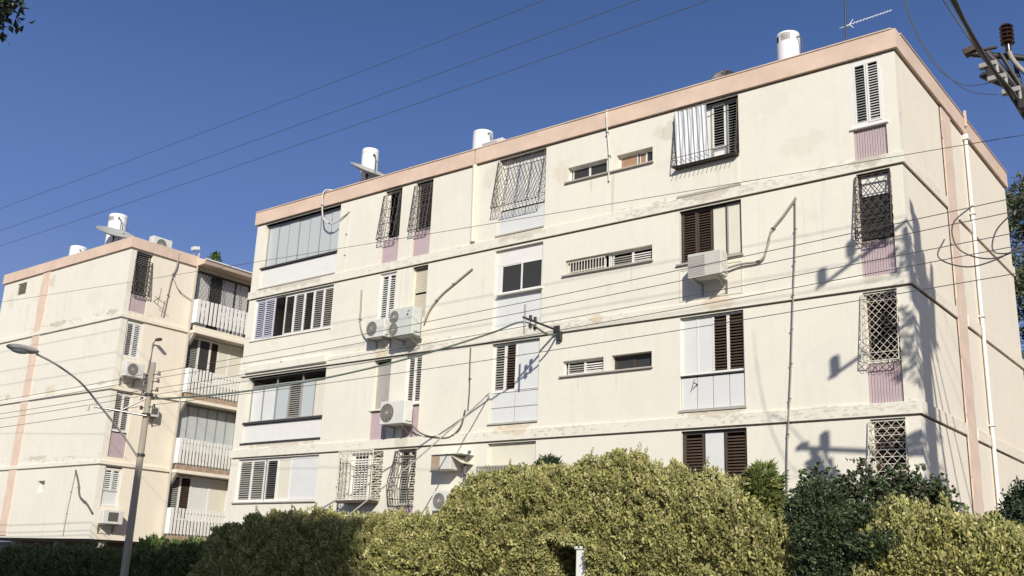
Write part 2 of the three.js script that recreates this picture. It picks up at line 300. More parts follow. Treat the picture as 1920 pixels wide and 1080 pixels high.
  mesh('rain_pipe', [bar(V(.075, BASE, -5.55), V(.075, 13.66, -5.55), .048, 14), rbox(.0, .15, 13.5, 13.66, -5.64, -5.46, .03)], M.white, main);
  for (const y of LINES.slice(0, 3)) mesh('pipe_clip', rbox(.0, .145, y + .5, y + .54, -5.63, -5.47, .01, 1), M.white, main);
  mesh('scupper', box(.083, .14, 13.9, 14.36, -5.58, -5.52), M.pink, main);
  // front: white pipe in the expansion joint on the top storey, dark stain of the joint
  mesh('rain_pipe', bar(V(-12.44, 11.2, .045), V(-12.5, 13.66, .045), .075, 12), M.cream, main);
  mesh('joint', box(-12.515, -12.475, 13.67, 14.16, .0, .06), M.rust, main);
  // ------- column A: glazed-in balconies
  let w;
  w = win(main, FRONT, -22.40, -18.43, 12.0, 13.60, { frame: M.grey, rec: .16, t: .04, transom: .0, leaves: [0, 1, 2, 3, 4, 5, 6].map((i) => [i / 7, (i + 1) / 7, 'panel', M.frosted, { lt: .018, frame: M.grey, z: -.03 - .012 * (i % 2) }]) });
  mesh('sill', box(-22.44, -18.41, 11.93, 11.985, -.22, .02), M.darkFrame, main);
  sheet(main, FRONT, -22.40, -18.43, 11.22, 11.92, M.white, .05, 1, 1, M.grey); mesh('ledge', box(-22.42, -18.42, 11.16, 11.2, -.2, .05), M.concrete, main);
  win(main, FRONT, -22.50, -18.43, 9.34, 10.80, { frame: M.white, rec: .07, t: .04, leaves: [[0, .125, 'louver', M.lilac], [.125, .26, 'louver', M.lilac, { z: .01 }], [.385, .51, 'louver', M.fanDark, { frame: M.white, tilt: .5 }], [.51, .635, 'louver', M.grey, { frame: M.white }], [.635, .755, 'louver', M.fanDark, { frame: M.white, tilt: .5 }], [.755, .878, 'louver', M.slatGrey, { frame: M.white }], [.878, 1, 'louver', M.slatGrey, { frame: M.white }]] });
  mesh('sill', rbox(-22.56, -18.38, 9.29, 9.335, -.1, .04, .008, 1), M.front, main);
  w = win(main, FRONT, -22.40, -18.43, 6.47, 8.02, { frame: M.grey, rec: .2, t: .035, transom: .3, posts: [.335, .665], leaves: [[0, .155, 'panel', M.whiteB, { lt: .02 }], [.16, .33, 'panel', M.whiteB, { lt: .02 }], [.34, .5, 'panel', M.frosted, { lt: .02 }], [.5, .66, 'louver', M.slatGrey, {}], [.67, .83, 'panel', M.frosted, { lt: .02 }], [.83, 1, 'panel', M.cream, { lt: .02 }]] });
  mesh('sill', box(-22.44, -18.41, 6.385, 6.455, -.22, .02), M.darkFrame, main);
  sheet(main, FRONT, -22.40, -18.43, 5.76, 6.375, M.white, .06, 1, 1, M.grey); mesh('ledge', box(-22.44, -18.41, 5.70, 5.745, -.2, .04), M.darkFrame, main);
  mesh('awning_box', [rbox(-22.5, -18.36, 8.14, 8.42, .0, .13, .04), box(-20.6, -20.5, 8.38, 8.5, .0, .16)], M.front, main);
  win(main, FRONT, -22.45, -18.41, 3.79, 5.20, { frame: M.white, rec: .07, t: .045, leaves: [[0, .165, 'louver', M.slatGrey, { frame: M.white }], [.165, .335, 'louver', M.slatGrey, { frame: M.white }], [.355, .5, 'louver', M.grey, { frame: M.white, tilt: .2 }], [.5, .665, 'panel', M.cream], [.665, 1, 'panel', M.whiteB, { lt: .03, z: .0 }]] });
  mesh('sill', rbox(-22.5, -18.36, 3.74, 3.785, -.1, .06, .008, 1), M.concrete, main);
  // ------- columns B: narrow windows over mauve aprons
  win(main, FRONT, -16.32, -15.57, 11.98, 13.62, { frame: M.white, rec: .12, t: .035, leaves: [[.0, .12, 'panel', M.white, { lt: .02 }], [.5, 1, 'glass', null, { lt: .02, frame: M.darkFrame, z: -.08 }]] }); ribbed(main, FRONT, -16.32, -15.57, 11.15, 11.96, M.mauve);
  cage(main, FRONT, -16.36, -15.62, 11.92, 13.45, { kind: 'scroll', step: .19, bot: .24, rails: [.33, .66], r: .008 });
  win(main, FRONT, -14.96, -14.23, 12.0, 13.62, { frame: M.darkFrame, rec: .12, t: .035, leaves: [[0, 1, 'louver', M.slatGrey, { tilt: .4 }]] }); ribbed(main, FRONT, -14.96, -14.23, 11.16, 11.98, M.mauve);
  cage(main, FRONT, -15.0, -14.27, 11.95, 13.5, { kind: 'scroll', step: .15, bot: .22, rails: [.25, .5, .75], r: .0075 });
  win(main, FRONT, -16.27, -15.55, 9.20, 10.79, { frame: M.white, rec: .05, t: .04, leaves: [[0, .5, 'louver', M.whiteB, { frame: M.white, each: false }], [.5, 1, 'louver', M.whiteB, { frame: M.white }]] });
  win(main, FRONT, -14.88, -14.22, 9.14, 10.81, { frame: M.cream, rec: .14, t: .03, leaves: [[0, 1, 'roller', M.beigeRoll, { y0: .52 }], [0, 1, 'roller', M.beigeRoll, { y1: .49 }]] });
  win(main, FRONT, -16.25, -15.50, 6.47, 8.01, { frame: M.cream, rec: .14, t: .03, leaves: [[0, 1, 'roller', M.acGrey, { y1: .97 }]] }); ribbed(main, FRONT, -16.25, -15.5, 5.54, 6.42, M.mauve); mesh('sill', box(-16.28, -15.48, 6.425, 6.465, -.15, .03), M.front, main);
  win(main, FRONT, -14.87, -14.22, 6.55, 8.01, { frame: M.white, rec: .07, t: .035, leaves: [[0, .5, 'louver', M.slatGrey, { frame: M.white }], [.5, 1, 'louver', M.slatGrey, { frame: M.white }]] }); ribbed(main, FRONT, -14.87, -14.22, 5.54, 6.5, M.mauve); mesh('sill', box(-14.9, -14.2, 6.505, 6.545, -.15, .03), M.front, main);
  win(main, FRONT, -16.97, -15.55, 3.72, 5.19, { frame: M.white, rec: .12, t: .05, posts: [.52], leaves: [[0, .5, 'louver', M.white, {}], [.53, 1, 'louver', M.cream, {}]] });
  cage(main, FRONT, -17.02, -15.55, 3.74, 5.18, { kind: 'vertical', step: .14, bot: .42, top: .42, mat: M.ironWhite, rails: [.05, .8, .95], r: .011 });
  mesh('cage_shelf', [box(-16.98, -15.6, 3.66, 3.73, .03, .44)], M.brown, main);
  win(main, FRONT, -14.95, -14.21, 3.62, 5.21, { frame: M.white, rec: .12, t: .035, leaves: [[0, .5, 'louver', M.slatGrey, {}], [.5, 1, 'louver', M.cream, {}]] }); ribbed(main, FRONT, -14.95, -14.21, 2.77, 3.6, M.mauve);
  cage(main, FRONT, -15.02, -14.2, 3.55, 5.15, { kind: 'vertical', belly: true, step: .1, bot: .3, top: .05, rails: [.12, .5, .88], r: .009, mat: M.iron });
  // ------- column C
  win(main, FRONT, -11.58, -9.86, 12.06, 13.62, { frame: M.white, rec: .17, t: .05, leaves: [[0, .25, 'panel', M.white, { lt: .02 }], [.25, .5, 'panel', M.whiteB, { lt: .02 }], [.5, .75, 'panel', M.white, { lt: .02 }], [.75, 1, 'panel', M.whiteB, { lt: .02 }]] });
  cage(main, FRONT, -11.6, -9.88, 12.0, 13.55, { step: .12, aspect: 2.0, bot: .3, posts: [.25, .5, .75], rails: [], r: .0062 });
  sheet(main, FRONT, -11.58, -9.86, 11.25, 11.97, M.whiteB, .06, 1, 1, M.concrete); mesh('ledge', box(-11.6, -9.85, 11.2, 11.24, -.2, .03), M.concrete, main);
  mesh('lintel_panel', box(-11.585, -9.875, 10.35, 10.775, -.2, -.09), M.white, main);
  win(main, FRONT, -11.42, -9.88, 9.45, 10.345, { frame: M.white, rec: .08, t: .035, leaves: [[0, .5, 'glass', M.grey, { lt: .03 }], [.5, 1, 'glass', M.grey, { lt: .03, z: -.01 }]], sill: true, sillMat: M.white });
  mesh('infill_panel', [box(-11.585, -11.43, 9.40, 10.345, -.2, -.09), box(-11.585, -9.875, 8.41, 9.395, -.2, -.095)], M.whiteB, main);
  win(main, FRONT, -11.55, -9.88, 6.62, 8.02, { frame: M.white, rec: .1, t: .035, leaves: [[0, .245, 'louver', M.slatGrey, { frame: M.white }], [.245, .49, 'louver', M.brown, { frame: M.white }], [.49, 1, 'panel', M.whiteB, { lt: .02, z: 0 }]] });
  sheet(main, FRONT, -11.55, -9.88, 5.76, 6.6, M.whiteB, .06, 2, 2, M.grey); mesh('ledge', box(-11.58, -9.86, 5.71, 5.75, -.2, .04), M.concrete, main);
  mesh('infill_panel', box(-11.54, -9.91, 2.76, 5.22, -.2, -.1), M.cream, main);
  mesh('lattice_hood', [box(-11.5, -10.2, 4.5, 4.54, -.1, .5), ...[...Array(14).keys()].map((i) => box(-11.5 + i * .1, -11.46 + i * .1, 4.38, 4.5, .46, .5))], M.slatGrey, main);
  // ------- column D: strip windows of bathrooms
  const fin = (u0, u1, v) => mesh('sill', rbox(u0 - .08, u1 + .04, v - .05, v - .005, -.15, .07, .01, 1), M.concrete, main);
  win(main, FRONT, -9.08, -7.79, 12.385, 12.80, { frame: M.white, rec: .13, t: .03, leaves: [[.04, .5, 'glass', null, { lt: .025 }], [.5, .98, 'glass', null, { lt: .025 }]] }); fin(-9.08, -6.36, 12.38);
  win(main, FRONT, -7.47, -6.36, 12.385, 12.80, { frame: M.white, rec: .13, t: .03, leaves: [[0, .52, 'panel', M.cardboard, { lt: .02 }], [.56, .76, 'panel', M.cardboard, { lt: .02, z: -.05 }], [.76, 1, 'glass', null, { lt: .03 }]] });
  win(main, FRONT, -9.09, -6.37, 9.665, 10.07, { frame: M.white, rec: .1, t: .028, posts: [.5, .52], leaves: [[0, .45, 'glass', null, { lt: .02, z: -.05 }], [0, .45, 'bars', M.ironWhite, { n: 13 }], [.54, .77, 'louver', M.slatGrey, { pitch: .06, frame: M.white, lt: .025 }], [.77, 1, 'louver', M.white, { pitch: .06, lt: .025 }]] }); fin(-9.09, -6.37, 9.66);
  win(main, FRONT, -9.09, -7.81, 6.885, 7.27, { frame: M.white, rec: .1, t: .028, leaves: [[.06, .5, 'louver', M.slatGrey, { pitch: .06, frame: M.white, lt: .025 }], [.5, 1, 'louver', M.white, { pitch: .06, lt: .025 }]] }); fin(-9.09, -6.38, 6.88);
  win(main, FRONT, -7.56, -6.38, 6.885, 7.27, { frame: M.brown, rec: .15, t: .028, leaves: [[0, .5, 'glass', null, { lt: .02, frame: M.brown }], [.5, 1, 'glass', null, { lt: .02, frame: M.brown, z: -.045 }]] });
  // ------- column E
  const stripe = colourMap(256, 64, (i, j) => { const s = (i / 256 * 11 + .12 * Math.sin(j / 9)) % 1, k = 1 + .1 * (fbm(i / 20, j / 20, 5) - .5); return s < .42 ? [.42 * k, .43 * k, .45 * k] : [.72 * k, .73 * k, .74 * k]; });
  M.striped = std({ map: stripe, side: THREE.DoubleSide, roughness: .9 });
  win(main, FRONT, -5.62, -3.89, 12.04, 13.62, { frame: M.grey, rec: .16, t: .04, leaves: [[0, .53, 'panel', M.white, { z: -.04 }], [.53, .76, 'louver', M.grey, { frame: M.white, y0: .2, each: true, tilt: .55 }], [.53, .76, 'panel', M.white, { y1: .18 }], [.78, 1, 'louver', M.grey, { frame: M.grey, each: true, tilt: .55 }]] });
  { const c = mesh('curtain', wavy(.92, 1.50, 7, .03), M.striped, main); c.position.set(-5.60, 12.0, .06); c.rotation.x = .08; }
  cage(main, FRONT, -5.68, -3.9, 11.98, 13.5, { kind: 'vertical', step: 2, bot: .2, rails: [.16], r: .007, mat: M.iron });
  mesh('cage_shelf', [box(-5.66, -3.9, 11.955, 11.985, .0, .19), ...[...Array(14).keys()].map((i) => bar(V(-5.6 + i * .125, 11.97, .18), V(-5.56 + i * .125, 11.9, .3), .007, 4))], M.iron, main);
  mesh('ledge', box(-5.64, -3.86, 11.17, 11.215, -.1, .03), M.concrete, main); mesh('apron_panel', box(-5.60, -3.91, 11.23, 11.92, -.1, .012), M.front, main);
  win(main, FRONT, -5.58, -3.88, 9.41, 10.81, { frame: M.darkFrame, rec: .1, t: .03, leaves: [[0, .25, 'louver', M.brown, { each: true, pitch: .068 }], [.25, .505, 'louver', M.brown, { each: true, pitch: .068, y0: .1, z: -.05 }], [.505, .75, 'panel', M.cream, { lt: .03, frame: M.darkFrame }], [.75, 1, 'panel', M.cream, { lt: .04, frame: M.slatGrey, y0: .0 }]] }); mesh('sill', rbox(-5.66, -3.84, 9.35, 9.40, -.1, .07, .01, 1), M.concrete, main);
  mesh('apron_panel', [...frameBars(1.7, .82, .03, -.01, .014).map((g) => g.translate(-5.58, 8.42, 0))], M.cream, main);
  win(main, FRONT, -5.59, -3.89, 6.56, 8.02, { frame: M.white, rec: .08, t: .03, leaves: [[0, .25, 'panel', M.whiteB, { lt: .015 }], [.25, .5, 'panel', M.whiteB, { lt: .015 }], [.5, .745, 'louver', M.brown, { each: true, frame: M.white, lt: .03 }], [.745, 1, 'louver', M.brown, { each: true, frame: M.white, lt: .03 }]] }); mesh('sill', box(-5.6, -3.885, 6.52, 6.555, -.15, -.02), M.darkFrame, main);
  sheet(main, FRONT, -5.59, -3.89, 5.72, 6.51, M.whiteB, .06, 4, 1, M.grey); mesh('ledge', box(-5.62, -3.86, 5.66, 5.71, -.2, .03), M.concrete, main);
  win(main, FRONT, -5.57, -3.88, 3.76, 5.21, { frame: M.darkFrame, rec: .08, t: .03, leaves: [[0, .33, 'louver', M.brown, { each: true, lt: .05 }], [.33, .655, 'panel', M.whiteB, { lt: .02 }], [.655, 1, 'louver', M.brown, { each: true, lt: .05 }]] }); mesh('sill', rbox(-5.62, -3.82, 3.70, 3.755, -.1, .07, .01, 1), M.concrete, main);
  // ------- column F: narrow windows by the corner
  win(main, FRONT, -1.05, -.29, 11.95, 13.61, { frame: M.white, rec: .0, t: .07, leaves: [[0, .5, 'louver', M.grey, { frame: M.white, each: true, pitch: .066, z: -.02 }], [.5, 1, 'louver', M.whiteB, { frame: M.white, each: true, pitch: .066, z: -.005 }]], sill: true, sillMat: M.white }); ribbed(main, FRONT, -1.05, -.29, 11.14, 11.89, M.mauve);
  win(main, FRONT, -1.04, -.28, 9.24, 10.81, { frame: M.darkFrame, rec: .12, t: .045, leaves: [[0, 1, 'panel', M.white, { y0: .66, lt: .02 }], [0, 1, 'glass', M.white, { y0: .3, y1: .64, lt: .03 }], [0, 1, 'glass', M.white, { y1: .28, lt: .03 }]] }); ribbed(main, FRONT, -1.04, -.28, 8.35, 9.20, M.mauve);
  cage(main, FRONT, -1.06, -.27, 9.2, 10.72, { step: .2, aspect: 1.2, bot: .22, rails: [.08, .18, .3, .42, .54, .64, .84], r: .0085, mat: M.iron });
  win(main, FRONT, -1.05, -.31, 6.44, 8.02, { frame: M.cream, rec: .12, t: .04, leaves: [[0, 1, 'louver', M.brown, { tilt: .5 }]] }); ribbed(main, FRONT, -1.05, -.31, 5.52, 6.40, M.mauve);
  cage(main, FRONT, -1.08, -.3, 6.42, 7.95, { step: .15, aspect: 1.2, bot: .2, rails: [.12, .88], r: .0062, mat: M.ironWhite });
  win(main, FRONT, -1.05, -.31, 3.66, 5.22, { frame: M.cream, rec: .12, t: .04, leaves: [[0, 1, 'louver', M.brown, {}]] }); ribbed(main, FRONT, -1.05, -.31, 2.77, 3.62, M.mauve);
  cage(main, FRONT, -1.08, -.3, 3.64, 5.15, { step: .2, aspect: 1.1, bot: .2, rails: [.1, .2, .3, .4, .5, .6, .7, .8, .9], r: .0065, mat: M.ironWhite });
  // ribs of curled ends under the two pale cages
  for (const y of [6.42, 3.64]) mesh('cage_curls', [...Array(6).keys()].map((i) => { const g = new THREE.TorusGeometry(.045, .006, 4, 10); g.translate(-1.0 + i * .135, y - .03, .19); return g; }), M.ironWhite, main);
}

// ---------------------------------------------------------------- left apartment building (its right corner nearest the camera)
const XB = -29.1, ZB = 1.157;
const left = thing('apartment_building', 'cream apartment block with white slatted balconies behind the street lamp at the left edge', 'building', [XB, 0, ZB]);
{
  const dy = -.08, LV = [2.5, ...LINES.map((y) => y + dy)], WID = -10.15, DEP = 24, TOP = 14.03;
  // front, blank but for a vent and a small square window
  for (let s = 1; s <= 4; s++) mesh('wall', wall(WID, 0, s === 4 ? [[-8.9, -8.1, 12.88, 13.42]] : s === 1 ? [[-4.3, -3.75, 4.24, 4.68]] : [], LV[s - 1], LV[s], .22), M.front, left);
  mesh('vent', [box(-8.88, -8.12, 12.9, 13.4, -.12, -.06), ...[...Array(8).keys()].map((i) => { const g = box(-8.86, -8.14, 0, .012, -.03, .03); g.rotateX(.6); g.translate(0, 12.93 + i * .06, -.04); return g; })], M.concrete, left);
  mesh('pane', box(-4.3, -3.75, 4.24, 4.68, -.2, -.19), M.frosted, left);
  mesh('window_frame', frameBars(.55, .44, .03, -.19, -.15, -4.3, 4.24), M.white, left);
  // right face: storeys with narrow windows and the balcony recess
  const lo = 3.05, hi = 5.95;
  for (let s = 1; s <= 4; s++) {
    const y = LV[s - 1], t = LV[s];
    const g = wall(.222, DEP, [[s === 4 ? .24 : .26, .96, y + .3, t - .05], [lo, hi, y + .12, t - .03]], y, t, .22);
    SIDE.at(mesh('side_wall', g, M.gable, left), 0, 0, 0);
  }
  mesh('rear_wall', box(WID, -.23, 2.5, 13.6, -DEP, -DEP + .2), M.gable, left);
  mesh('side_wall', box(WID, WID + .2, 2.5, 13.6, -DEP + .2, -.222), M.gable, left);
  for (const y of LV) mesh('floor_slab', box(WID + .22, -.23, y - .06, y + .115, -DEP + .22, -.225), M.room, left);
  mesh('inner_wall', box(-1.75, -1.6, 2.6, 13.5, -DEP + .3, -.3), M.room, left);
  // bands
  for (let k = 1; k < 4; k++) {
    const y = LV[k]; mesh('floor_band', rbox(WID - .02, .07, y, y + .14, -.05, .07, .01, 1), M.front, left);
    SIDE.at(mesh('floor_band', rbox(.052, lo - .02, y, y + .14, -.05, .07, .01, 1), M.gable, left), 0, 0, 0);
    SIDE.at(mesh('floor_band', rbox(hi + .02, DEP, y, y + .14, -.05, .07, .01, 1), M.gable, left), 0, 0, 0);
  }
  mesh('parapet', [box(WID - .08, .08, LV[4], TOP, -.2, .08)], M.pink, left);
  SIDE.at(mesh('parapet', [box(.202, lo - .1, LV[4], TOP, -.2, .08), box(hi + .1, DEP, LV[4], TOP, -.2, .08)], M.pink, left), 0, 0, 0);
  mesh('roof', box(WID, -.2, LV[4] - .05, LV[4] + .1, -DEP, -.2), M.roof, left);
  const st = []; for (let y = 2.6; y < 13.55; y += .52) { const b = Math.min(13.57, y + .51); st.push(box(-6.72 + rr(-.02, .02), -6.12 + rr(-.02, .02), y, b + .009, .002, .035 + rr(0, .003))); } mesh('pink_strip', st, M.pinkStrip, left);
  // open ground storey
  for (const x of [-9.8, -6.6, -3.3, -.45]) for (const z of [-.5, -5, -10]) mesh('column', box(x, x + .3, -.2, 2.45, z - .3, z), M.concrete, left);
  mesh('undercroft_wall', box(WID - 12, -.6, -.2, 2.43, -2.4, -2.2), M.room, left); mesh('undercroft_wall', box(-.62, -.42, -.2, 2.43, -DEP, -2.41), M.room, left);
  // narrow windows by the corner
  const W = (v0, v1, o) => win(left, SIDE, .24, .95, v0, v1, o);
  W(11.84, 13.54, { frame: M.darkFrame, rec: .13, t: .035, leaves: [[0, 1, 'louver', M.slatGrey, { tilt: .4 }]] }); ribbed(left, SIDE, .24, .95, 10.98 + .1, 11.8, M.mauve);
  cage(left, SIDE, .22, .95, 11.82, 13.2, { step: .16, aspect: 1.5, bot: .16, rails: [.5], r: .009, mat: M.iron });
  W(9.28, 10.70, { frame: M.white, rec: .03, t: .05, leaves: [[0, .5, 'louver', M.slatGrey, { frame: M.white }], [.5, 1, 'louver', M.whiteB, { frame: M.white }]] });
  SIDE.at(mesh('apron_panel', box(.262, .958, 8.3, 9.27, -.1, -.02), M.gable, left), 0, 0, 0);
  W(6.45, 7.9, { frame: M.white, rec: .05, t: .035, leaves: [[0, .5, 'louver', M.slatGrey, { frame: M.white }], [.5, 1, 'louver', M.slatGrey, { frame: M.white }]] }); ribbed(left, SIDE, .26, .95, 5.5, 6.4, M.mauve);
  W(3.7, 5.08, { frame: M.white, rec: .04, t: .045, leaves: [[0, .5, 'louver', M.whiteB, { y0: .4, frame: M.white }], [.5, 1, 'louver', M.whiteB, { y0: .4, frame: M.white }], [0, 1, 'panel', M.whiteB, { y1: .38, lt: .02 }]] });
  SIDE.at(mesh('apron_panel', box(.262, .958, 2.8, 3.69, -.1, -.02), M.gable, left), 0, 0, 0);
  SIDE.at(mesh('rain_pipe', bar(V(2.98, 2.5, .06), V(2.98, 14.2, .06), .05, 10), M.concrete, left), 0, 0, 0);
  // balconies: slab, slatted front and cheeks, glazed rear
  for (let s = 1; s <= 4; s++) {
    const y = LV[s - 1], out = .36, r0 = y + (s === 4 ? .42 : .36), r1 = r0 + .98, u1 = s === 4 ? hi - .5 : hi;
    SIDE.at(mesh('balcony_slab', [rbox(lo - .05, hi + .05, y - .02, y + .115, -1.55, out + .02, .015, 1)], s === 1 ? M.concrete : M.gable, left), 0, 0, 0);
    SIDE.at(mesh('balcony_edge', rbox(lo - .06, hi + .06, y + .117, y + .3, out - .1, out - .02, .015, 1), s === 4 ? M.gable : M.rust, left), 0, 0, 0);
    SIDE.at(mesh('balcony_bracket', (() => { const sh = new THREE.Shape([new THREE.Vector2(0, 0), new THREE.Vector2(out, 0), new THREE.Vector2(0, -.45)]); const g = new THREE.ExtrudeGeometry(sh, { depth: .12, bevelEnabled: false }); g.rotateY(-Math.PI / 2); return [g.clone().translate(lo + .1, y - .022, 0), g.translate(hi, y - .022, 0)]; })(), M.concrete, left), 0, 0, 0);
    const pitch = s === 4 ? .2 : .155, bw = s === 4 ? .14 : .105, n = Math.floor((u1 - lo) / pitch);
    for (let i = 0; i <= n; i++) SIDE.at(mesh('slat', rbox(-bw / 2, bw / 2, 0, r1 - r0 + rr(-.015, .015), -.012, .012, .008, 1), M.white, left), lo + .05 + i * pitch, r0, out + .01);
    for (let i = 0; i < 3; i++) { const m = mesh('slat', rbox(-bw / 2, bw / 2, 0, r1 - r0, -.012, .012, .008, 1), M.tank, left); m.position.set(.06 + i * .13, r0, -(lo - .03)); }
    SIDE.at(mesh('railing', [box(lo, u1, r0 + .16, r0 + .2, out - .05, out - .01), box(lo, u1, r1 - .2, r1 - .16, out - .05, out - .01)], M.iron, left), 0, 0, 0);
    SIDE.at(mesh('recess_cheek', [box(lo - .12, lo, y + .12, LV[s] - .03, -1.55, -.23), box(hi, hi + .12, y + .12, LV[s] - .03, -1.55, -.23)], M.front, left), 0, 0, 0);
    SIDE.at(mesh('recess_wall', box(lo - .1, hi + .1, y + .12, LV[s] - .04, -1.9, -1.72), M.front, left), 0, 0, 0);
    const o = s === 4 ? { frame: M.darkFrame, rec: .2, t: .04, leaves: [[0, .3, 'panel', M.white], [.3, .48, 'glass', null], [.48, .74, 'panel', M.whiteB], [.74, 1, 'panel', M.white]] }
      : s === 3 ? { frame: M.white, rec: .12, t: .04, leaves: [[0, .2, 'louver', M.slatGrey, { frame: M.white }], [.2, .4, 'glass', null], [.4, .55, 'louver', M.brown, { frame: M.white }], [.55, .75, 'panel', M.cream], [.75, 1, 'panel', M.cream]] }
        : s === 2 ? { frame: M.grey, rec: .14, t: .04, leaves: [0, 1, 2, 3, 4, 5].map((i) => [i / 6, (i + 1) / 6, 'panel', M.frosted, { lt: .025, frame: M.grey }]) }
          : { frame: M.white, rec: .12, t: .04, leaves: [[0, .18, 'louver', M.slatGrey, { frame: M.white }], [.18, .36, 'louver', M.brown, { frame: M.white }], [.36, .68, 'panel', M.whiteB], [.68, 1, 'panel', M.cream]] };
    win(left, SIDE, lo + .02, hi - .02, s === 4 ? y + .25 : y + .9, LV[s] - .06, o);
    if (s < 4) SIDE.at(mesh('infill_panel', box(lo + .02, hi - .02, y + .13, y + .89, -.3, -.14), M.cream, left), 0, 0, 0);
    if (s === 4) cage(left, SIDE, lo + .03, hi - .03, y + 1.2, LV[4] - .12, { step: .17, aspect: 1.5, top: -.05, bot: .04, posts: [.22, .48, .78], rails: [], r: .008 });
  }
  // sheet roof over the top balcony
  { const s = new THREE.Shape([new THREE.Vector2(-.2, 14.06), new THREE.Vector2(.62, 13.82), new THREE.Vector2(.62, 13.78), new THREE.Vector2(.56, 13.66), new THREE.Vector2(-.2, 13.62)]); const g = new THREE.ExtrudeGeometry(s, { depth: 3.2, bevelEnabled: false }); g.rotateY(-Math.PI / 2); g.translate(hi + .2, 0, 0);
    SIDE.at(mesh('balcony_roof', metric(g), M.pinkStrip, left), 0, 0, 0); SIDE.at(mesh('roof_edge', bar(V(lo - .1, 13.84, .64), V(hi + .2, 13.84, .64), .035, 8), M.white, left), 0, 0, 0); }
}

// ---------------------------------------------------------------- air conditioners
function conditioner(label, pos, turn, w, h, d, o = {}) {
  const t = thing('air_conditioner', label, 'air conditioner', pos, turn, o.group ?? 'outdoor air conditioner units');
  const off = o.off ?? .12;
  mesh('casing', rbox(-w / 2, w / 2, 0, h, off, off + d, .025, 3), o.mat ?? M.acWhite, t);
  const z = off + d;
  for (const [cx, cy, r] of o.fans ?? []) {
    const disc = new THREE.CylinderGeometry(r, r, .012, 28); disc.rotateX(Math.PI / 2); disc.translate(cx, cy, z + .004); mesh('fan_recess', disc, M.fanDark, t);
    const l = []; for (const k of [1, .78, .56, .34]) { const g = new THREE.TorusGeometry(r * k, .006, 4, 28); g.translate(cx, cy, z + .014); l.push(g); }
    for (let i = 0; i < 10; i++) { const a = i / 10 * Math.PI * 2; l.push(bar(V(cx + .05 * Math.cos(a), cy + .05 * Math.sin(a), z + .016), V(cx + r * Math.cos(a), cy + r * Math.sin(a), z + .016), .004, 4)); }
    const hub = new THREE.CylinderGeometry(.045, .045, .02, 14); hub.rotateX(Math.PI / 2); hub.translate(cx, cy, z + .014); l.push(hub);
    mesh('fan_grille', l, M.acGrey, t);
  }
  if (o.louvre) { const l = []; for (let i = 0; i < 12; i++) l.push(rbox(-w / 2 + .03, w * .02, .05 + i * (h - .1) / 12, .05 + (i + .72) * (h - .1) / 12, z - .004, z + .01, .004, 1)); mesh('grille', l, M.acGrey, t); }
  if (o.dark) mesh('grille', rbox(o.dark[0], o.dark[1], o.dark[2], o.dark[3], z - .004, z + .006, .003, 1), M.fanDark, t);
  if (o.badge) mesh('badge', [box(w * .27, w * .36, h * .82, h * .85, z, z + .003), box(w * .25, w * .31, h * .68, h * .75, z, z + .003), bar(V(w * .3, h * .62, z), V(w * .37, h * .55, z), .006, 4)], M.darkMetal, t);
  mesh('service_cover', rbox(w / 2 - .002, w / 2 + .03, h * .12, h * .62, off + .05, off + d - .06, .01, 2), o.mat ?? M.acWhite, t);
  for (const x of [-w * .36, w * .36]) mesh('bracket', [box(x - .02, x + .02, -.035, -.003, 0, off + d), box(x - .02, x + .02, -.34, -.036, 0, .03), bar(V(x, -.32, .02), V(x, -.03, off + d - .04), .012, 5)], M.steel, t);
  return t;
}
conditioner('small outdoor air conditioner with one round fan under white shutters, left of the two-fan unit', [-15.90, 8.62, 0], 0, .82, .57, .30, { fans: [[-.13, .29, .22]] });
conditioner('large outdoor air conditioner with two round fans on the third floor wall', [-14.66, 8.50, 0], 0, 1.0, .86, .38, { fans: [[-.27, .60, .185], [-.27, .22, .185]], badge: true, off: .2, mat: mottled(.56, .58, .53, 40, .06, 5, 256, 1, .4) });
conditioner('white outdoor air conditioner with one fan over a mauve panel below the two-fan unit', [-14.80, 5.88, 0], 0, 1.0, .68, .36, { fans: [[-.2, .34, .27]], off: .16 });
conditioner('grey outdoor air conditioner under the brown louvred window near the building corner', [-4.62, 8.80, 0], 0, .90, .62, .34, { louvre: true, off: .2, mat: mottled(.55, .53, .47, 41, .08, 5, 256, 1, .5) });
conditioner('outdoor air conditioner peeping over the hedge at ground floor', [-12.78, 3.38, 0], 0, .70, .55, .28, { fans: [[-.08, .28, .21]] });
{ const t = thing('window_air_conditioner', 'boxy window air conditioner with brown flank above the hedge end', 'air conditioner', [-12.8, 4.5, 0]);
  mesh('casing', rbox(-.36, .36, 0, .4, -.1, .5, .02), M.acWhite, t); mesh('side_grille', [...Array(7).keys()].map((i) => rbox(-.37, -.345, .05 + i * .045, .08 + i * .045, .05, .45, .004, 1)), M.rust, t); mesh('front_grille', rbox(-.34, -.02, .03, .37, .5, .512, .005, 1), M.rust, t); mesh('rain_sheet', box(-.38, .8, .405, .42, -.02, .56), M.white, t); mesh('flap', (() => { const g = box(0, .45, -.02, 0, 0, .5); g.rotateZ(-.5); g.translate(.4, .38, 0); return g; })(), M.cream, t); }
conditioner('air conditioner with round fan on the left building under the second shuttered window', [XB, 8.50, ZB - .60], Math.PI / 2, .80, .56, .30, { fans: [[-.1, .28, .22]], off: .16 });
conditioner('low air conditioner with dark grille at the foot of the left building', [XB, 3.05, ZB - .60], Math.PI / 2, .82, .5, .32, { dark: [-.2, .2, .1, .42], off: .1 });
conditioner('small box air conditioner on the left building right of the concrete pole', [XB, 7.18, ZB - 1.72], Math.PI / 2, .52, .42, .24, { dark: [-.08, .2, .08, .34], off: .05 });
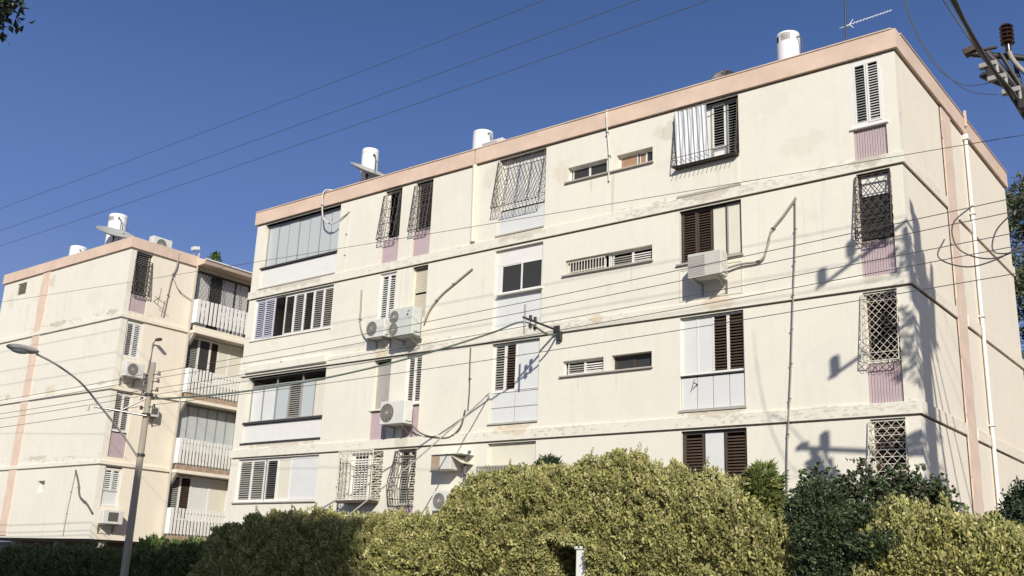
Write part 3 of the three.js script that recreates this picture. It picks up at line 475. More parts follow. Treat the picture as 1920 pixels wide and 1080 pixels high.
{ const t = conditioner('air conditioner standing on the roof edge of the left building', [XB - 1.1, 14.02, ZB - 1.77], Math.PI / 2, .9, .62, .32, { fans: [[-.05, .32, .23]], off: 0 }); mesh('stand', [box(-.4, -.36, -.45, 0, .02, .3), box(.36, .4, -.45, 0, .02, .3)], M.steel, t); }

// ---------------------------------------------------------------- roof things
function tank(label, x, y0, z, r, h, roofY, o = {}) {
  const t = thing('water_tank', label, 'water tank', [x, roofY, z], 0, 'white roof water tanks');
  const b = y0 - roofY, pts = [[0, b], [r * .94, b], [r, b + .04], [r, b + h - .06], [r * .96, b + h - .015], [r * .8, b + h], [0, b + h + .03]].map((p) => new THREE.Vector2(...p));
  mesh('drum', new THREE.LatheGeometry(pts, 30), M.tank, t);
  mesh('stand', [0, 1, 2, 3].map((i) => { const a = i * Math.PI / 2 + .5; return bar(V(r * .8 * Math.cos(a), 0, r * .8 * Math.sin(a)), V(r * .7 * Math.cos(a), b + .02, r * .7 * Math.sin(a)), .025, 6); }), M.steel, t);
  mesh('hoop', [.12, .88].map((k) => { const g = new THREE.TorusGeometry(r + .002, .008, 4, 30); g.rotateX(Math.PI / 2); g.translate(0, b + h * k, 0); return g; }), M.white, t);
  mesh('pipe', tube([[r * .9, b + h * .8, r * .4], [r * 1.25, b + h * .78, r * .4], [r * 1.4, b + h * .4, r * .4], [r * 1.2, b * .5, r * .3]], .018, 16, 6), M.wire, t);
  if (o.sticker) { const g = new THREE.CylinderGeometry(r + .004, r + .004, .2, 10, 1, true, -.25, .85); g.translate(0, b + h * .83, 0); mesh('sticker', g, M.slatGrey, t); const g2 = new THREE.CylinderGeometry(r + .004, r + .004, .16, 6, 1, true, -.85, .35); g2.translate(0, b + h * .80, 0); mesh('sticker', g2, M.darkMetal, t); }
  if (o.panel) mesh('solar_panel', (() => { const g = rbox(-.5, .5, -.02, .03, -.9, .9, .01, 1); g.rotateX(.55); g.translate(r + .9, b + .1, .2); return g; })(), M.frosted, t);
  return t;
}
tank('tall white water tank beside the grey dish at the left end of the main roof', -18.62, 14.70, -1.3, .30, 1.42, 13.72);
tank('short white water tank beside the pale box on the main roof', -13.40, 14.66, -1.3, .33, .82, 13.72);
tank('white roof water tank with dark stickers near the antenna mast', -3.05, 14.62, -1.3, .30, 1.03, 13.72, { sticker: true });
tank('off-white water tank above the corner of the left building', -33.6, 14.9, -.6, .40, 1.45, 13.62, { sticker: true });
tank('low white roof water tank near the far left roof end', -36.6, 14.3, -.6, .38, 1.1, 13.62);
function dishThing(label, pos, r, n, hgt, mat = M.dish) {
  const t = thing('satellite_dish', label, 'satellite dish', pos, 0, 'roof satellite dishes'), q = new THREE.Quaternion().setFromUnitVectors(V(0, 1, 0), V(...n).normalize()), c = V(0, hgt, 0);
  const pts = []; for (let i = 0; i <= 10; i++) { const a = i / 10; pts.push(new THREE.Vector2(r * a, .2 * r * a * a)); } for (let i = 10; i >= 0; i--) { const a = i / 10; pts.push(new THREE.Vector2(r * a * .985, .2 * r * a * a + .012)); }
  const g = new THREE.LatheGeometry(pts, 30); g.applyQuaternion(q); g.translate(c.x, c.y, c.z); mesh('reflector', g, mat, t);
  const P = (x, y, z) => V(x, y, z).applyQuaternion(q).add(c);
  mesh('mast', [bar(V(0, 0, 0), V(0, hgt - .1, 0), .025, 8), bar(V(0, hgt - .12, 0), P(0, -.02, 0), .05, 8)], M.darkMetal, t);
  mesh('feed_arm', [bar(P(0, .2 * r, -r), P(0, r * .95, 0), .012, 5), bar(P(0, r * .9, 0), P(0, r * 1.05, 0), .035, 8)], M.steel, t); return t;
}
dishThing('grey satellite dish leaning in front of the tall white tank', [-18.05, 13.72, -.7], .68, [.50, .84, .10], 1.18);
dishThing('dark satellite dish just showing over the parapet left of the stickered tank', [-4.70, 13.72, -.9], .36, [.3, .3, .9], .88, M.darkMetal);
dishThing('grey satellite dish at the foot of the left building tank', [-32.5, 13.62, .1], .80, [.45, .87, .12], 1.4);
{ const t = thing('roof_antenna', 'thin roof antenna mast with a small pale yagi near the building corner', 'antenna', [-1.45, 13.72, -1.0]);
  mesh('mast', bar(V(0, 0, 0), V(.06, 3.2, 0), .022, 8), M.darkMetal, t); mesh('base', rbox(-.12, .12, 0, .9, -.12, .12, .02), M.concrete, t);
  const d = V(1, -.02, .1).normalize(), l = [bar(V(.04, 1.52, .0), V(.04, 1.52, 0).addScaledVector(d, 1.15), .010, 5)];
  for (let i = 0; i < 13; i++) { const c = V(.04, 1.52, 0).addScaledVector(d, .12 + i * .085); l.push(bar(c.clone().add(V(.0, -.07, .07)), c.clone().add(V(0, .07, -.07)), .006, 4)); }
  for (const s of [-1, 1]) l.push(bar(V(.12, 1.52, 0), V(.22, 1.52 + s * .12, 0), .012, 4)); l.push(bar(V(-.12, 1.5, 0), V(.16, 1.5, 0), .012, 4));
  mesh('yagi', l, M.tank, t); }
single('whip_aerial', [bar(V(-6.8, 13.7, -.9), V(-6.82, 14.78, -.9), .009, 6), bar(V(-6.86, 14.62, -.9), V(-6.76, 14.62, -.9), .006, 4)], M.steel, 'thin short aerial on the roof edge left of the dark dish', 'antenna');
{ const t = thing('roof_box', 'pale flat box on the roof beside the short white tank', 'box', [-12.55, 13.72, -1.1]); mesh('housing', rbox(-.42, .42, .62, 1.08, -.2, .35, .02), M.acWhite, t); mesh('flank', rbox(-.40, .2, .66, 1.04, .35, .358, .003, 1), M.acGrey, t); mesh('stand', [box(-.38, -.34, 0, .62, -.1, .2), box(.34, .38, 0, .62, -.1, .2)], M.steel, t); }
single('rooftop_shrub', (() => { const l = []; for (let i = 0; i < 160; i++) { const a = rr(0, 6.28), e = rr(.1, 1.5), r = rr(.15, .42), c = V(-30.6 + r * Math.cos(a) * Math.cos(e), 14.5 + r * Math.sin(e) * 1.3, -3.7 + r * Math.sin(a) * Math.cos(e)); const g = new THREE.PlaneGeometry(.05, .16); g.rotateX(rr(-1, 1)); g.rotateY(rr(0, 6.28)); g.translate(c.x, c.y, c.z); l.push(g); } l.push(new THREE.CylinderGeometry(.2, .16, .5, 14).translate(-30.6, 14.1, -3.7)); return l; })(), std({ color: rgb(.06, .1, .03), side: THREE.DoubleSide }), 'small green potted shrub on the left building roof', 'plant');
{ const t = thing('roof_camera', 'small white floodlight on the left building roof edge by the balcony roof', 'floodlight', [XB + .05, 13.9, ZB - 2.75]); mesh('post', bar(V(0, 0, 0), V(0, .55, 0), .02, 6), M.steel, t); mesh('lamp_head', (() => { const g = rbox(-.1, .1, -.07, .07, -.16, .16, .02); g.rotateX(.3); g.translate(.05, .42, 0); return g; })(), M.white, t); }

// ---------------------------------------------------------------- pipes and cables on the walls
const wallCable = (label, pts, r, mat, cat = 'cable', name = 'wall_cable') => { // run of pipe or cable held by clips
  const o = pts[pts.length - 1], q = pts.map((p) => V(p[0] - o[0], p[1] - o[1], p[2] - o[2])), t = thing(name, label, cat, o), c = new THREE.CatmullRomCurve3(q), n = Math.max(2, Math.round(c.getLength() / .8));
  mesh('run', tube(q.map((p, i) => i && i < q.length - 1 ? p.clone().add(V(rr(-.015, .015), rr(-.015, .015), 0)) : p), r, 48, 7), mat, t);
  for (let i = 1; i < n; i++) { const p = c.getPointAt(i / n), h = r * 1.5 + .006; mesh('clip', rbox(p.x - h, p.x + h, p.y - .012, p.y + .012, p.z - h, p.z + h, .004, 1), M.steel, t); }
};
wallCable('grey duct curving up from the air conditioner under the brown louvres', [[-4.3, 9.05, .12], [-3.9, 9.10, .08], [-3.36, 9.15, .06], [-3.2, 9.45, .05], [-3.1, 9.8, .05], [-2.8, 10.12, .05], [-2.46, 10.52, .05]], .028, M.cableGrey, 'pipe', 'duct');
wallCable('thin drain pipe running straight down the blank wall from the duct end', [[-2.46, 10.54, .085], [-2.5, 9.5, .085], [-2.64, 7.8, .085], [-2.72, 6.4, .085], [-2.88, 4.4, .085], [-2.9, 2.6, .085]], .015, M.cableGrey, 'pipe', 'drain_pipe');
wallCable('dark hose hanging beside the small single fan unit', [[-17.03, 10.38, .05], [-17.0, 9.9, .04], [-16.97, 9.3, .04], [-16.75, 8.85, .05], [-16.45, 8.66, .1]], .028, M.cableGrey, 'pipe', 'duct');
wallCable('grey duct slanting up right of the two-fan unit', [[-14.15, 8.95, .1], [-14.0, 9.3, .05], [-13.6, 9.7, .04], [-13.0, 10.05, .04], [-12.4, 10.36, .04]], .028, M.cableGrey, 'pipe', 'duct');
wallCable('dark cable looping from the lower air conditioner to the wall on the right', [[-14.3, 5.85, .15], [-14.0, 5.62, .1], [-13.5, 5.50, .06], [-12.9, 5.46, .05], [-12.55, 5.72, .05], [-12.38, 6.2, .05]], .022, M.fanDark);
wallCable('black cable hanging straight down the wall left of the bracket', [[-12.32, 7.98, .03], [-12.3, 7.3, .03], [-12.27, 6.8, .03], [-12.3, 6.2, .03]], .02, M.wire);
wallCable('pale cable looping over the parapet onto the frosted glazing', [[-18.85, 14.22, -.05], [-19.16, 14.2, .16], [-19.2, 13.6, .16], [-19.1, 13.15, .14], [-18.7, 12.95, .1], [-18.3, 13.1, .06], [-17.95, 13.25, .04]], .025, M.cableWhite);
wallCable('thin pale cable running down beside the frosted glazing', [[-18.0, 13.2, .03], [-18.02, 12.3, .03], [-17.97, 10.99, .03]], .014, M.cableWhite);
wallCable('pale cable dropping from the parapet between the small strip windows', [[-7.78, 14.22, .05], [-7.76, 14.0, .12], [-7.74, 13.4, .06], [-7.68, 12.9, .06], [-7.69, 12.1, .05]], .022, M.cableWhite);
wallCable('dark cable at the ground floor left of the pale cage', [[-17.36, 5.04, .03], [-17.33, 4.3, .03], [-17.3, 3.5, .03]], .02, M.fanDark);
wallCable('dark corrugated hose beside the window air conditioner at the hedge end', [[-12.0, 5.02, .2], [-12.1, 4.7, .24], [-12.12, 4.2, .24], [-12.2, 3.7, .2]], .045, M.fanDark, 'pipe', 'duct');
wallCable('grey hose on the left building falling from the roof to the third floor', [[XB + .06, 13.9, ZB - 2.05], [XB + .09, 13.3, ZB - 2.0], [XB + .04, 12.9, ZB - 1.9], [XB + .03, 11.2, ZB - 1.75]], .03, M.cableGrey);
wallCable('thin cable curving to the rain pipe on the left building', [[XB + .03, 12.9, ZB - 1.92], [XB + .06, 12.4, ZB - 2.3], [XB + .06, 12.15, ZB - 2.9]], .016, M.cableGrey);
wallCable('dark hose wriggling along the foot of the left building', [[XB - 1.55, 5.0, ZB + .04], [XB - 1.2, 4.5, ZB + .04], [XB - .95, 4.05, ZB + .05], [XB - .4, 3.75, ZB + .05], [XB + .06, 3.4, ZB + .03]], .035, M.fanDark);
wallCable('thin grey drop line at the left building front', [[XB - 1.55, 5.0, ZB + .03], [XB - 1.7, 3.6, ZB + .03], [XB - 1.75, 2.6, ZB + .03]], .016, M.cableGrey);
{ const t = thing('wall_lamp', 'bent pipe lamp above the air conditioner on the left building', 'lamp', [XB, 8.55, ZB - 1.35]); mesh('pipe', tube([[.05, 0, 0], [.06, .8, -.05], [.07, 1.5, -.1], [.25, 1.62, -.12]], .025, 20, 6), M.steel, t); mesh('lamp_head', rbox(.2, .5, 1.56, 1.66, -.2, -.06, .02), M.darkMetal, t); }
{ const t = thing('wall_aerial', 'small dark wall aerial beside the caged window on the left building', 'antenna', [XB, 11.7, ZB - 1.25]); mesh('rod', [bar(V(0, 0, 0), V(.42, .12, 0), .015, 6), bar(V(.4, -.2, .05), V(.4, .5, -.02), .012, 6), bar(V(.4, -.1, -.28), V(.4, .1, .22), .012, 6)], M.darkMetal, t); }
{ const t = thing('sensor_spike', 'tiny dark spike fixed on the white panel below the brown louvres', 'spike', [-5.15, 6.32, -.06]); mesh('spike', [bar(V(0, 0, 0), V(0, .02, .22), .02, 6, .006), bar(V(-.1, -.1, .1), V(0, .1, .15), .008, 5)], M.darkMetal, t); }
// cable bracket reaching out of the wall
{ const t = thing('cable_bracket', 'long steel arm standing out of the wall between the second and third floors', 'bracket', [-9.264, 8.13, 0]);
  mesh('arm', [bar(V(0, 0, 0), V(0, .02, 1.56), .032, 8), rbox(-.1, .1, -.12, .12, .06, .1, .01, 1)], M.darkMetal, t);
  mesh('crossbar', [bar(V(0, -.42, 1.5), V(0, .38, 1.5), .025, 6)], M.steel, t);
  for (const z of [1.05, 1.25]) mesh('insulator', [bar(V(0, -.24, z), V(0, .12, z), .012, 6), bar(V(0, -.2, z), V(0, -.08, z), .05, 10), bar(V(0, .04, z), V(0, .14, z), .045, 10)], M.insul, t);
  mesh('clamp', rbox(.02, .16, -.3, -.04, .02, .12, .015, 1), M.darkMetal, t); }

// ---------------------------------------------------------------- street poles and wires
const PX = 5.64, PZ = 5.99, QX = -18.72, QZ = 6.0;
{ const t = thing('utility_pole', 'slim concrete pole carrying the street wires and a lamp in front of the left building', 'pole', [QX, 0, QZ]);
  mesh('shaft', bar(V(0, -.2, 0), V(-.02, 7.05, 0), .115, 16, .075), M.pole, t);
  mesh('band', [4.5, 5.6, 6.15].map((y) => new THREE.CylinderGeometry(.12, .12, .07, 16).translate(-.015, y, 0)), M.darkMetal, t);
  for (const [y, l] of [[6.75, .34], [6.55, .34], [6.3, .34], [6.1, .34], [5.85, .3]]) mesh('insulator', [bar(V(.0, y - .05, 0), V(l, y - .05, 0), .014, 5), bar(V(l, y - .1, 0), V(l, y + .02, 0), .045, 10, .03), bar(V(-l, y - .1, 0), V(-l, y + .02, 0), .045, 10, .03), bar(V(0, y - .05, 0), V(-l, y - .05, 0), .014, 5)], M.insul, t);
  mesh('crossarm', [bar(V(.1, 5.55, .05), V(-.75, 5.7, 1.1), .03, 6), bar(V(-.02, 6.05, .05), V(-.4, 5.62, .6), .022, 6)], M.steel, t);
  mesh('insulator', [bar(V(-.75, 5.66, 1.1), V(-.75, 5.86, 1.1), .035, 10), bar(V(-.92, 5.6, 1.2), V(-.92, 5.76, 1.2), .05, 10, .03)], M.porcelain, t);
  mesh('lamp_arm', tube([[0, 4.45, .1], [.0, 4.95, .6], [0, 5.55, 1.3], [0, 6.12, 2.0], [0, 6.33, 2.4], [0, 6.53, 2.9], [0, 6.64, 3.3]], .028, 40, 8), M.slatGrey, t);
  const head = []; { const s = new THREE.SphereGeometry(1, 20, 12); s.rotateX(0); s.scale(.17, .10, .42); s.translate(0, 6.70, 3.66); head.push(s); }
  mesh('lamp_head', head, M.dish, t); { const s = new THREE.SphereGeometry(1, 18, 8, 0, 6.283, 1.57, 1.57); s.scale(.14, .10, .26); s.translate(0, 6.665, 3.72); mesh('lamp_glass', s, M.frosted, t); } }
{ const t = thing('utility_pole', 'tall dark pole head with arms, insulators and a thick cable at the upper right corner', 'pole', [PX, 0, PZ]);
  mesh('shaft', bar(V(0, -.2, 0), V(0, 14.6, 0), .25, 16, .17), M.pole, t);
  const arm = (a, b, r = .045) => bar(V(...a), V(...b), r, 6);
  mesh('crossarm', [arm([0, 8.75, .05], [-2.55, 9.5, .7], .05), arm([0, 9.4, .02], [-1.3, 9.15, .38], .035), arm([-1.9, 8.6, .7], [-2.35, 9.45, .7], .07), arm([-1.95, 8.95, .72], [-2.4, 9.1, .75], .03)], M.darkMetal, t);
  mesh('crossarm', [arm([0, 11.95, 0], [-1.9, 11.0, .7]), arm([0, 11.3, 0], [-1.0, 11.5, .4], .03)], M.darkMetal, t);
  mesh('crossarm', [arm([.2, 14.3, 0], [-2.1, 13.05, .7]), arm([0, 13.4, 0], [-1.2, 13.75, .4], .03)], M.darkMetal, t);
  const ins = (x, y, z, h = .33, r = .10) => { const l = [bar(V(x, y - .12, z), V(x, y + h, z), r * .45, 10)]; for (let i = 0; i < 5; i++) l.push(new THREE.CylinderGeometry(r * .72, r, h / 5 * .62, 14).translate(x, y + h * (i + .5) / 5, z)); return l; };
  for (const p of [[-2.05, 9.50, .71], [-1.75, 11.15, .7], [-1.95, 13.2, .7], [-1.25, 13.75, .7], [-.2, 14.4, 0], [-.9, 11.6, .4]]) mesh('insulator', ins(...p), M.insul, t);
  mesh('pipe', tube([[-2.05, 9.45, .71], [-2.03, 9.3, .71], [-1.95, 9.12, .7], [-1.8, 8.9, .7], [-1.5, 8.55, .6], [-.6, 8.2, .2]], .035, 24, 8), M.cableGrey, t);
  mesh('floodlight', [(() => { const g = rbox(-.13, .13, -.07, .07, -.1, .1, .02); g.rotateZ(.25); g.scale(.8, .7, .8); g.translate(-2.56, 9.55, .71); return g; })(), bar(V(-2.45, 9.52, .71), V(-2.2, 9.5, .71), .025, 6)], M.brown, t);
  for (const p of [[-2.22, 8.98, .76], [-2.05, 8.72, .76], [-2.32, 9.22, .76]]) mesh('clamp', [rbox(p[0] - .14, p[0] + .12, p[1] - .04, p[1] + .04, p[2] - .05, p[2] + .05, .015, 1), bar(V(p[0] + .1, p[1], p[2]), V(p[0] + .1, p[1] - .16, p[2]), .03, 8)], M.slatGrey, t);
  mesh('switch_box', [rbox(-2.38, -2.2, 9.0, 9.3, .64, .78, .03), rbox(-2.0, -1.86, 8.4, 8.75, .62, .78, .03), bar(V(-2.45, 9.12, .7), V(-1.7, 8.5, .7), .05, 7), bar(V(-2.15, 9.35, .75), V(-1.85, 8.55, .75), .035, 6), bar(V(-2.0, 9.2, .62), V(-1.9, 8.5, .68), .03, 6)], M.darkMetal, t);
  mesh('cable_head', [[-.12, .25], [.12, .3], [.0, -.3], [.05, -.6]].map(([x, z]) => bar(V(x * 2, 12.2 + z * .3, z * .8), V(x * 3, 13.9, z * 1.3), .17, 10, .06)), M.darkMetal, t);
  mesh('thick_cable', [tube([[-1.9, 8.2, .1], [-2.06, 8.62, .75], [-2.12, 8.75, 2.0], [-2.15, 8.95, 3.6], [-2.2, 9.4, 6.0]], .03, 40, 7), tube([[-1.86, 8.2, .14], [-2.0, 8.6, .8], [-2.16, 8.78, 2.0], [-2.11, 8.93, 3.6], [-2.2, 9.42, 6.0]], .023, 40, 6)], M.wire, t);
  for (const g of [tube([[-2.5, 9.6, .7], [-2.75, 10.2, .9], [-2.9, 10.6, 1.2]], .012, 12, 5), tube([[-2.3, 8.95, .71], [-2.68, 9.01, .71], [-3.0, 9.33, .71], [-3.21, 9.76, .71], [-3.44, 10.54, .71], [-3.6, 11.6, .71]], .006, 24, 4), tube([[-2.26, 8.74, .71], [-2.62, 8.89, .71], [-2.97, 9.32, .71], [-3.31, 10.1, .71], [-3.5, 10.94, .71], [-3.65, 12.3, .71]], .006, 24, 4)]) mesh('thin_cable', g, M.wire, t);
  mesh('guy_wire', [bar(V(0, 12.9, 0), V(.1, 0, -7.6), .025, 5), bar(V(0, 12.6, 0), V(.1, 0, -5.4), .03, 5), bar(V(0, 12.4, 0), V(.0, 0, -3.2), .025, 5), bar(V(0, 13.2, .1), V(-.05, 7.5, -1.2), .045, 5)], M.wire, t); }
const nth = ['uppermost', 'second', 'third', 'fourth', 'lowest'];
[[7.47, 6.75, .12], [7.22, 6.55, .14], [6.92, 6.3, .12], [6.68, 6.1, .14], [6.3, 5.85, .16]].forEach(([yr, yl, s], i) => {
  const z = 6.0 + (i % 2) * .12;
  single('street_wire', tube(wirePts([PX - .1, yr, z], [QX + .34, yl, z], s), .0072, 60, 5), M.wire, `${nth[i]} of the five bare wires strung in front of the facade from the concrete pole`, 'wire', 'street wires before the facade');
  single('street_wire', tube(wirePts([QX - .34, yl, z], [-52, yl + .15, z + .4], .25), .0085, 40, 5), M.wire, `${nth[i]} of the five wires running off left from the concrete pole`, 'wire', 'street wires at the left');
});
single('telephone_wire', tube(wirePts([PX, 8.22, 6], [-46, 11.2, 6.2], .12), .006, 70, 5), M.wire, 'single thin wire rising leftwards across the third and fourth floors', 'wire');
[[14.0, 14.22, 6.0], [13.16, 13.28, 6.0], [12.6, 12.62, 6.0]].forEach(([yr, yl, z], i) => single('overhead_line', tube(wirePts([PX + 3, yr, z], [-62, yl + .3, z], .45), .007, 70, 5), M.wire, `${['upper', 'middle', 'lower'][i]} of the three dark lines crossing the blue sky`, 'wire', 'lines across the sky'));
single('service_cable', tube([...wirePts([QX + .1, 6.02, 6.0], [-9.3, 8.05, 1.5], .42), V(-9.2, 7.9, .6), V(-9.26, 8.0, .12)], .026, 60, 6), M.cableGreen, 'dark twisted cable sagging from the concrete pole to the wall bracket', 'cable');
single('service_cable', tube(wirePts([-11.5, 6.6, .08], [-13.3, 2.4, 4.3], .12), .02, 40, 6), M.cableGrey, 'grey cable slanting down behind the hedge from the wall below the white panel', 'cable');
[[[2.75, 7.36, 6.0], [2.45, 7.1, 6.05], [2.5, 6.7, 6.05], [2.95, 6.45, 6.1], [3.5, 6.6, 6.05], [4.1, 6.75, 6]], [[2.3, 6.9, 6.0], [2.2, 6.62, 6.06], [2.6, 6.38, 6.1], [3.0, 6.42, 6.1], [3.4, 6.62, 6.02]], [[3.3, 7.1, 6.1], [3.05, 6.85, 6.1], [3.0, 6.55, 6.1], [3.35, 6.5, 6.1], [3.8, 6.7, 6.02]]].forEach((p, i) => single('jumper_loop', tube(p, .011, 30, 6), M.wire, ['wide black cable loop hanging from the wires at the right edge', 'small low cable loop against the white rain pipe', 'inner cable loop nearest the right picture edge'][i], 'cable', 'cable loops by the right pole'));

// ---------------------------------------------------------------- ground
const asphalt = mottled(.055, .055, .056, 50, .35, 24, 512, 4, .95), paving = mottled(.33, .31, .27, 51, .18, 16, 512, 4, .95), soil = mottled(.16, .12, .08, 52, .4, 16, 512, 5, 1);
structure('ground', box(-400, 400, -.5, 0, -400, 400), soil);
structure('road', box(-200, 200, -.3, .02, 9, 19.5), asphalt);
structure('pavement', box(-200, 200, -.3, .14, 5.7, 8.85), paving);
structure('kerb', [...Array(90).keys()].map((i) => rbox(-70 + i * 1.0, -69.006 + i * 1.0, -.2, .15, 8.86, 9.02, .02, 1)), M.concrete);
structure('pavement', box(-200, 200, -.3, .14, 19.7, 25), paving);
structure('kerb', [...Array(90).keys()].map((i) => rbox(-70 + i * 1.0, -69.006 + i * 1.0, -.2, .15, 19.5, 19.68, .02, 1)), M.concrete);

// ---------------------------------------------------------------- foliage
function sprig(n, len, wid, spread, sd) { // a few folded leaves round a point
  seed = sd; const p = [];
  for (let i = 0; i < n; i++) {
    const q = new THREE.Quaternion().setFromEuler(new THREE.Euler(rr(-1.0, 1.0), rr(0, 6.28), rr(-1.0, 1.0))), o = V(rr(-1, 1), rr(-1, 1), rr(-1, 1)).multiplyScalar(spread), l = len * rr(.7, 1.2), w = wid * rr(.8, 1.2);
    const pt = (x, y, z) => V(x, y, z).applyQuaternion(q).add(o), b = pt(0, 0, 0), t = pt(0, l, -l * .12), a = pt(-w / 2, l * .48, l * .10), c = pt(w / 2, l * .48, l * .10);
    for (const v of [b, t, a, b, c, t]) p.push(v.x, v.y, v.z);
  }
  const g = new THREE.BufferGeometry(); g.setAttribute('position', new THREE.Float32BufferAttribute(p, 3)); g.computeVertexNormals(); return g;
}
const leafMat = (r = .55, t = 0) => new THREE.MeshPhysicalMaterial({ color: 0xffffff, roughness: r, side: THREE.DoubleSide, transmission: t, thickness: 0 });
function scatter(name, parent, geo, mat, pts, tints) { // pts: [position, normal, scale]
  const m = new THREE.InstancedMesh(geo, mat, pts.length), q = new THREE.Quaternion(), mt = new THREE.Matrix4(), c = new THREE.Color();
  pts.forEach(([p, n, s], i) => {
    q.setFromUnitVectors(V(0, 1, 0), n).multiply(new THREE.Quaternion().setFromAxisAngle(V(0, 1, 0), rr(0, 6.28)));
    mt.compose(p, q, V(s, s, s)); m.setMatrixAt(i, mt);
    const t = tints[Math.floor(rnd() * tints.length)], k = rr(.82, 1.18); c.setRGB(t[0] * k, t[1] * k, t[2] * k); m.setColorAt(i, c);
  });
  m.name = name; m.userData.kind = 'stuff'; m.castShadow = m.receiveShadow = true; parent.add(m); return m;
}
const lerpProfile = (P, x) => { if (x <= P[0][0]) return P[0][1]; for (let i = 1; i < P.length; i++) if (x <= P[i][0]) { const [a, b] = [P[i - 1], P[i]]; return a[1] + (b[1] - a[1]) * (x - a[0]) / (b[0] - a[0]); } return P[P.length - 1][1]; };
const GOLD = [[.37, .35, .12], [.31, .31, .095], [.45, .42, .18], [.19, .20, .07], [.34, .295, .12], [.26, .265, .09]], DARK = [[.028, .05, .022], [.038, .062, .026], [.022, .04, .02]], MID = [[.10, .125, .035], [.08, .105, .03], [.13, .14, .04]];
function hedge(label, profile, o) {
  const x0 = profile[0][0], x1 = profile[profile.length - 1][0], zc = o.zc, D = o.D, sd = o.sd;
  const t = thing('hedge', label, 'hedge', [(x0 + x1) / 2, 0, zc]), ox = (x0 + x1) / 2;
  const A0 = 0, A1 = Math.PI * .8;
  const surf = (x, a, inset) => { // lumpy clipped surface
    const e = .62, c = Math.cos(a), s = Math.sin(a), top = lerpProfile(profile, x) - (o.lump ?? .16) * .6 + .3 * (fbm(x * 1.9 + 3, .5, sd + 3, 3) - .5);
    const endf = Math.min(1, Math.sqrt(Math.max(.02, Math.min(x - x0, x1 - x) / .35)));
    const k = (o.lump ?? .16) * 2.6 * (fbm(x * 1.35 + 50, a * 2.6 + 9, sd, 2) - .5) + .46 * (fbm(x * 4.2 + 50, a * 8 + 9, sd + 5, 2) - .5) - inset;
    const nz = Math.sign(c) * Math.pow(Math.abs(c), e), ny = Math.pow(Math.abs(s), e);
    return [V(x - ox, Math.max(0, top * ny * (.55 + .45 * endf) + k * s), (D * endf) * nz + k * c), V(0, s, c)];
  };
  const gate = o.gate, inGate = (x, y, m = 0) => gate && x > gate[0] - m && x < gate[1] + m && y < gate[2] + m * 1.5;
  // twiggy core
  const nx = Math.ceil((x1 - x0) / .16), na = 26, pos = [], idx = [];
  for (let i = 0; i <= nx; i++) for (let j = 0; j <= na; j++) { const [p] = surf(x0 + (x1 - x0) * i / nx, A0 + (Math.PI - A0) * j / na, .32); pos.push(p.x, p.y, p.z); }
  for (let i = 0; i < nx; i++) for (let j = 0; j < na; j++) { const a = i * (na + 1) + j, b = a + na + 1; if (inGate(x0 + (x1 - x0) * (i + .5) / nx, pos[a * 3 + 1], .02)) continue; idx.push(a, b, a + 1, b, b + 1, a + 1); }
  const g = new THREE.BufferGeometry(); g.setAttribute('position', new THREE.Float32BufferAttribute(pos, 3)); g.setIndex(idx); g.computeVertexNormals();
  mesh('inner_leaves', g, o.core ?? innerGold, t);
  const pts = [], n = o.n;
  for (let i = 0; i < n; i++) {
    const x = rr(x0, x1), u = rnd(), h = lerpProfile(profile, x), a = u < h / (h + 1.1) ? Math.asin(Math.min(1, Math.pow(rr(0, 1), 1 / .62 * .9))) * .999 : rr(Math.PI / 2 - .5, A1);
    const dig = Math.pow(rnd(), 1.6) * .36, [p, nn] = surf(x, a, dig);
    if (inGate(x, p.y)) continue;
    if (fbm(x * 3.4 + 7, a * 6.5 + 3, sd + 9, 2) < .335 && rnd() < .9) continue; // thin spots where the dark inside shows
    nn.add(V(rr(-.6, .6), rr(-.3, .9), rr(-.6, .6))).normalize(); pts.push([p, nn, rr(.6, 1.45)]);
    if (rnd() < (o.shoots ?? .01) && a > .9) { const n = 3 + Math.floor(rnd() * 4), lx = rr(-.02, .02), lz = rr(-.02, .02); for (let k = 1; k < n; k++) pts.push([p.clone().add(V(lx * k, k * .055, lz * k)), V(0, 1, 0), 1.05 - k * .12]); }
  }
  if (gate) for (let i = 0; i < 5200; i++) { // walls and soffit of the doorway
    const z = rr(-D * .9, D), w = rnd(); let p, nn;
    if (w < .4) { p = V(gate[0] - ox + rr(-.08, .05), rr(0, gate[2]), z); nn = V(1, .3, 0); } else if (w < .8) { p = V(gate[1] - ox + rr(-.05, .08), rr(0, gate[2]), z); nn = V(-1, .3, 0); } else { p = V(rr(gate[0], gate[1]) - ox, gate[2] + rr(-.06, .1), z); nn = V(0, -1, .3); }
    pts.push([p, nn.normalize(), rr(.7, 1.2)]);
  }
  scatter('leaves', t, o.geo, o.mat, pts, o.tints); return t;
}
const innerGold = mottled(.24, .22, .085, 60, .35, 20, 128, 1, 1), innerDark = mottled(.034, .055, .024, 63, .35, 20, 128, 1, 1), innerMid = mottled(.10, .125, .035, 64, .35, 20, 128, 1, 1); // inner leaves, as coloured as the outer ones
const goldSprig = sprig(9, .07, .04, .055, 3), darkSprig = sprig(9, .06, .034, .05, 5), leafA = leafMat(.5);
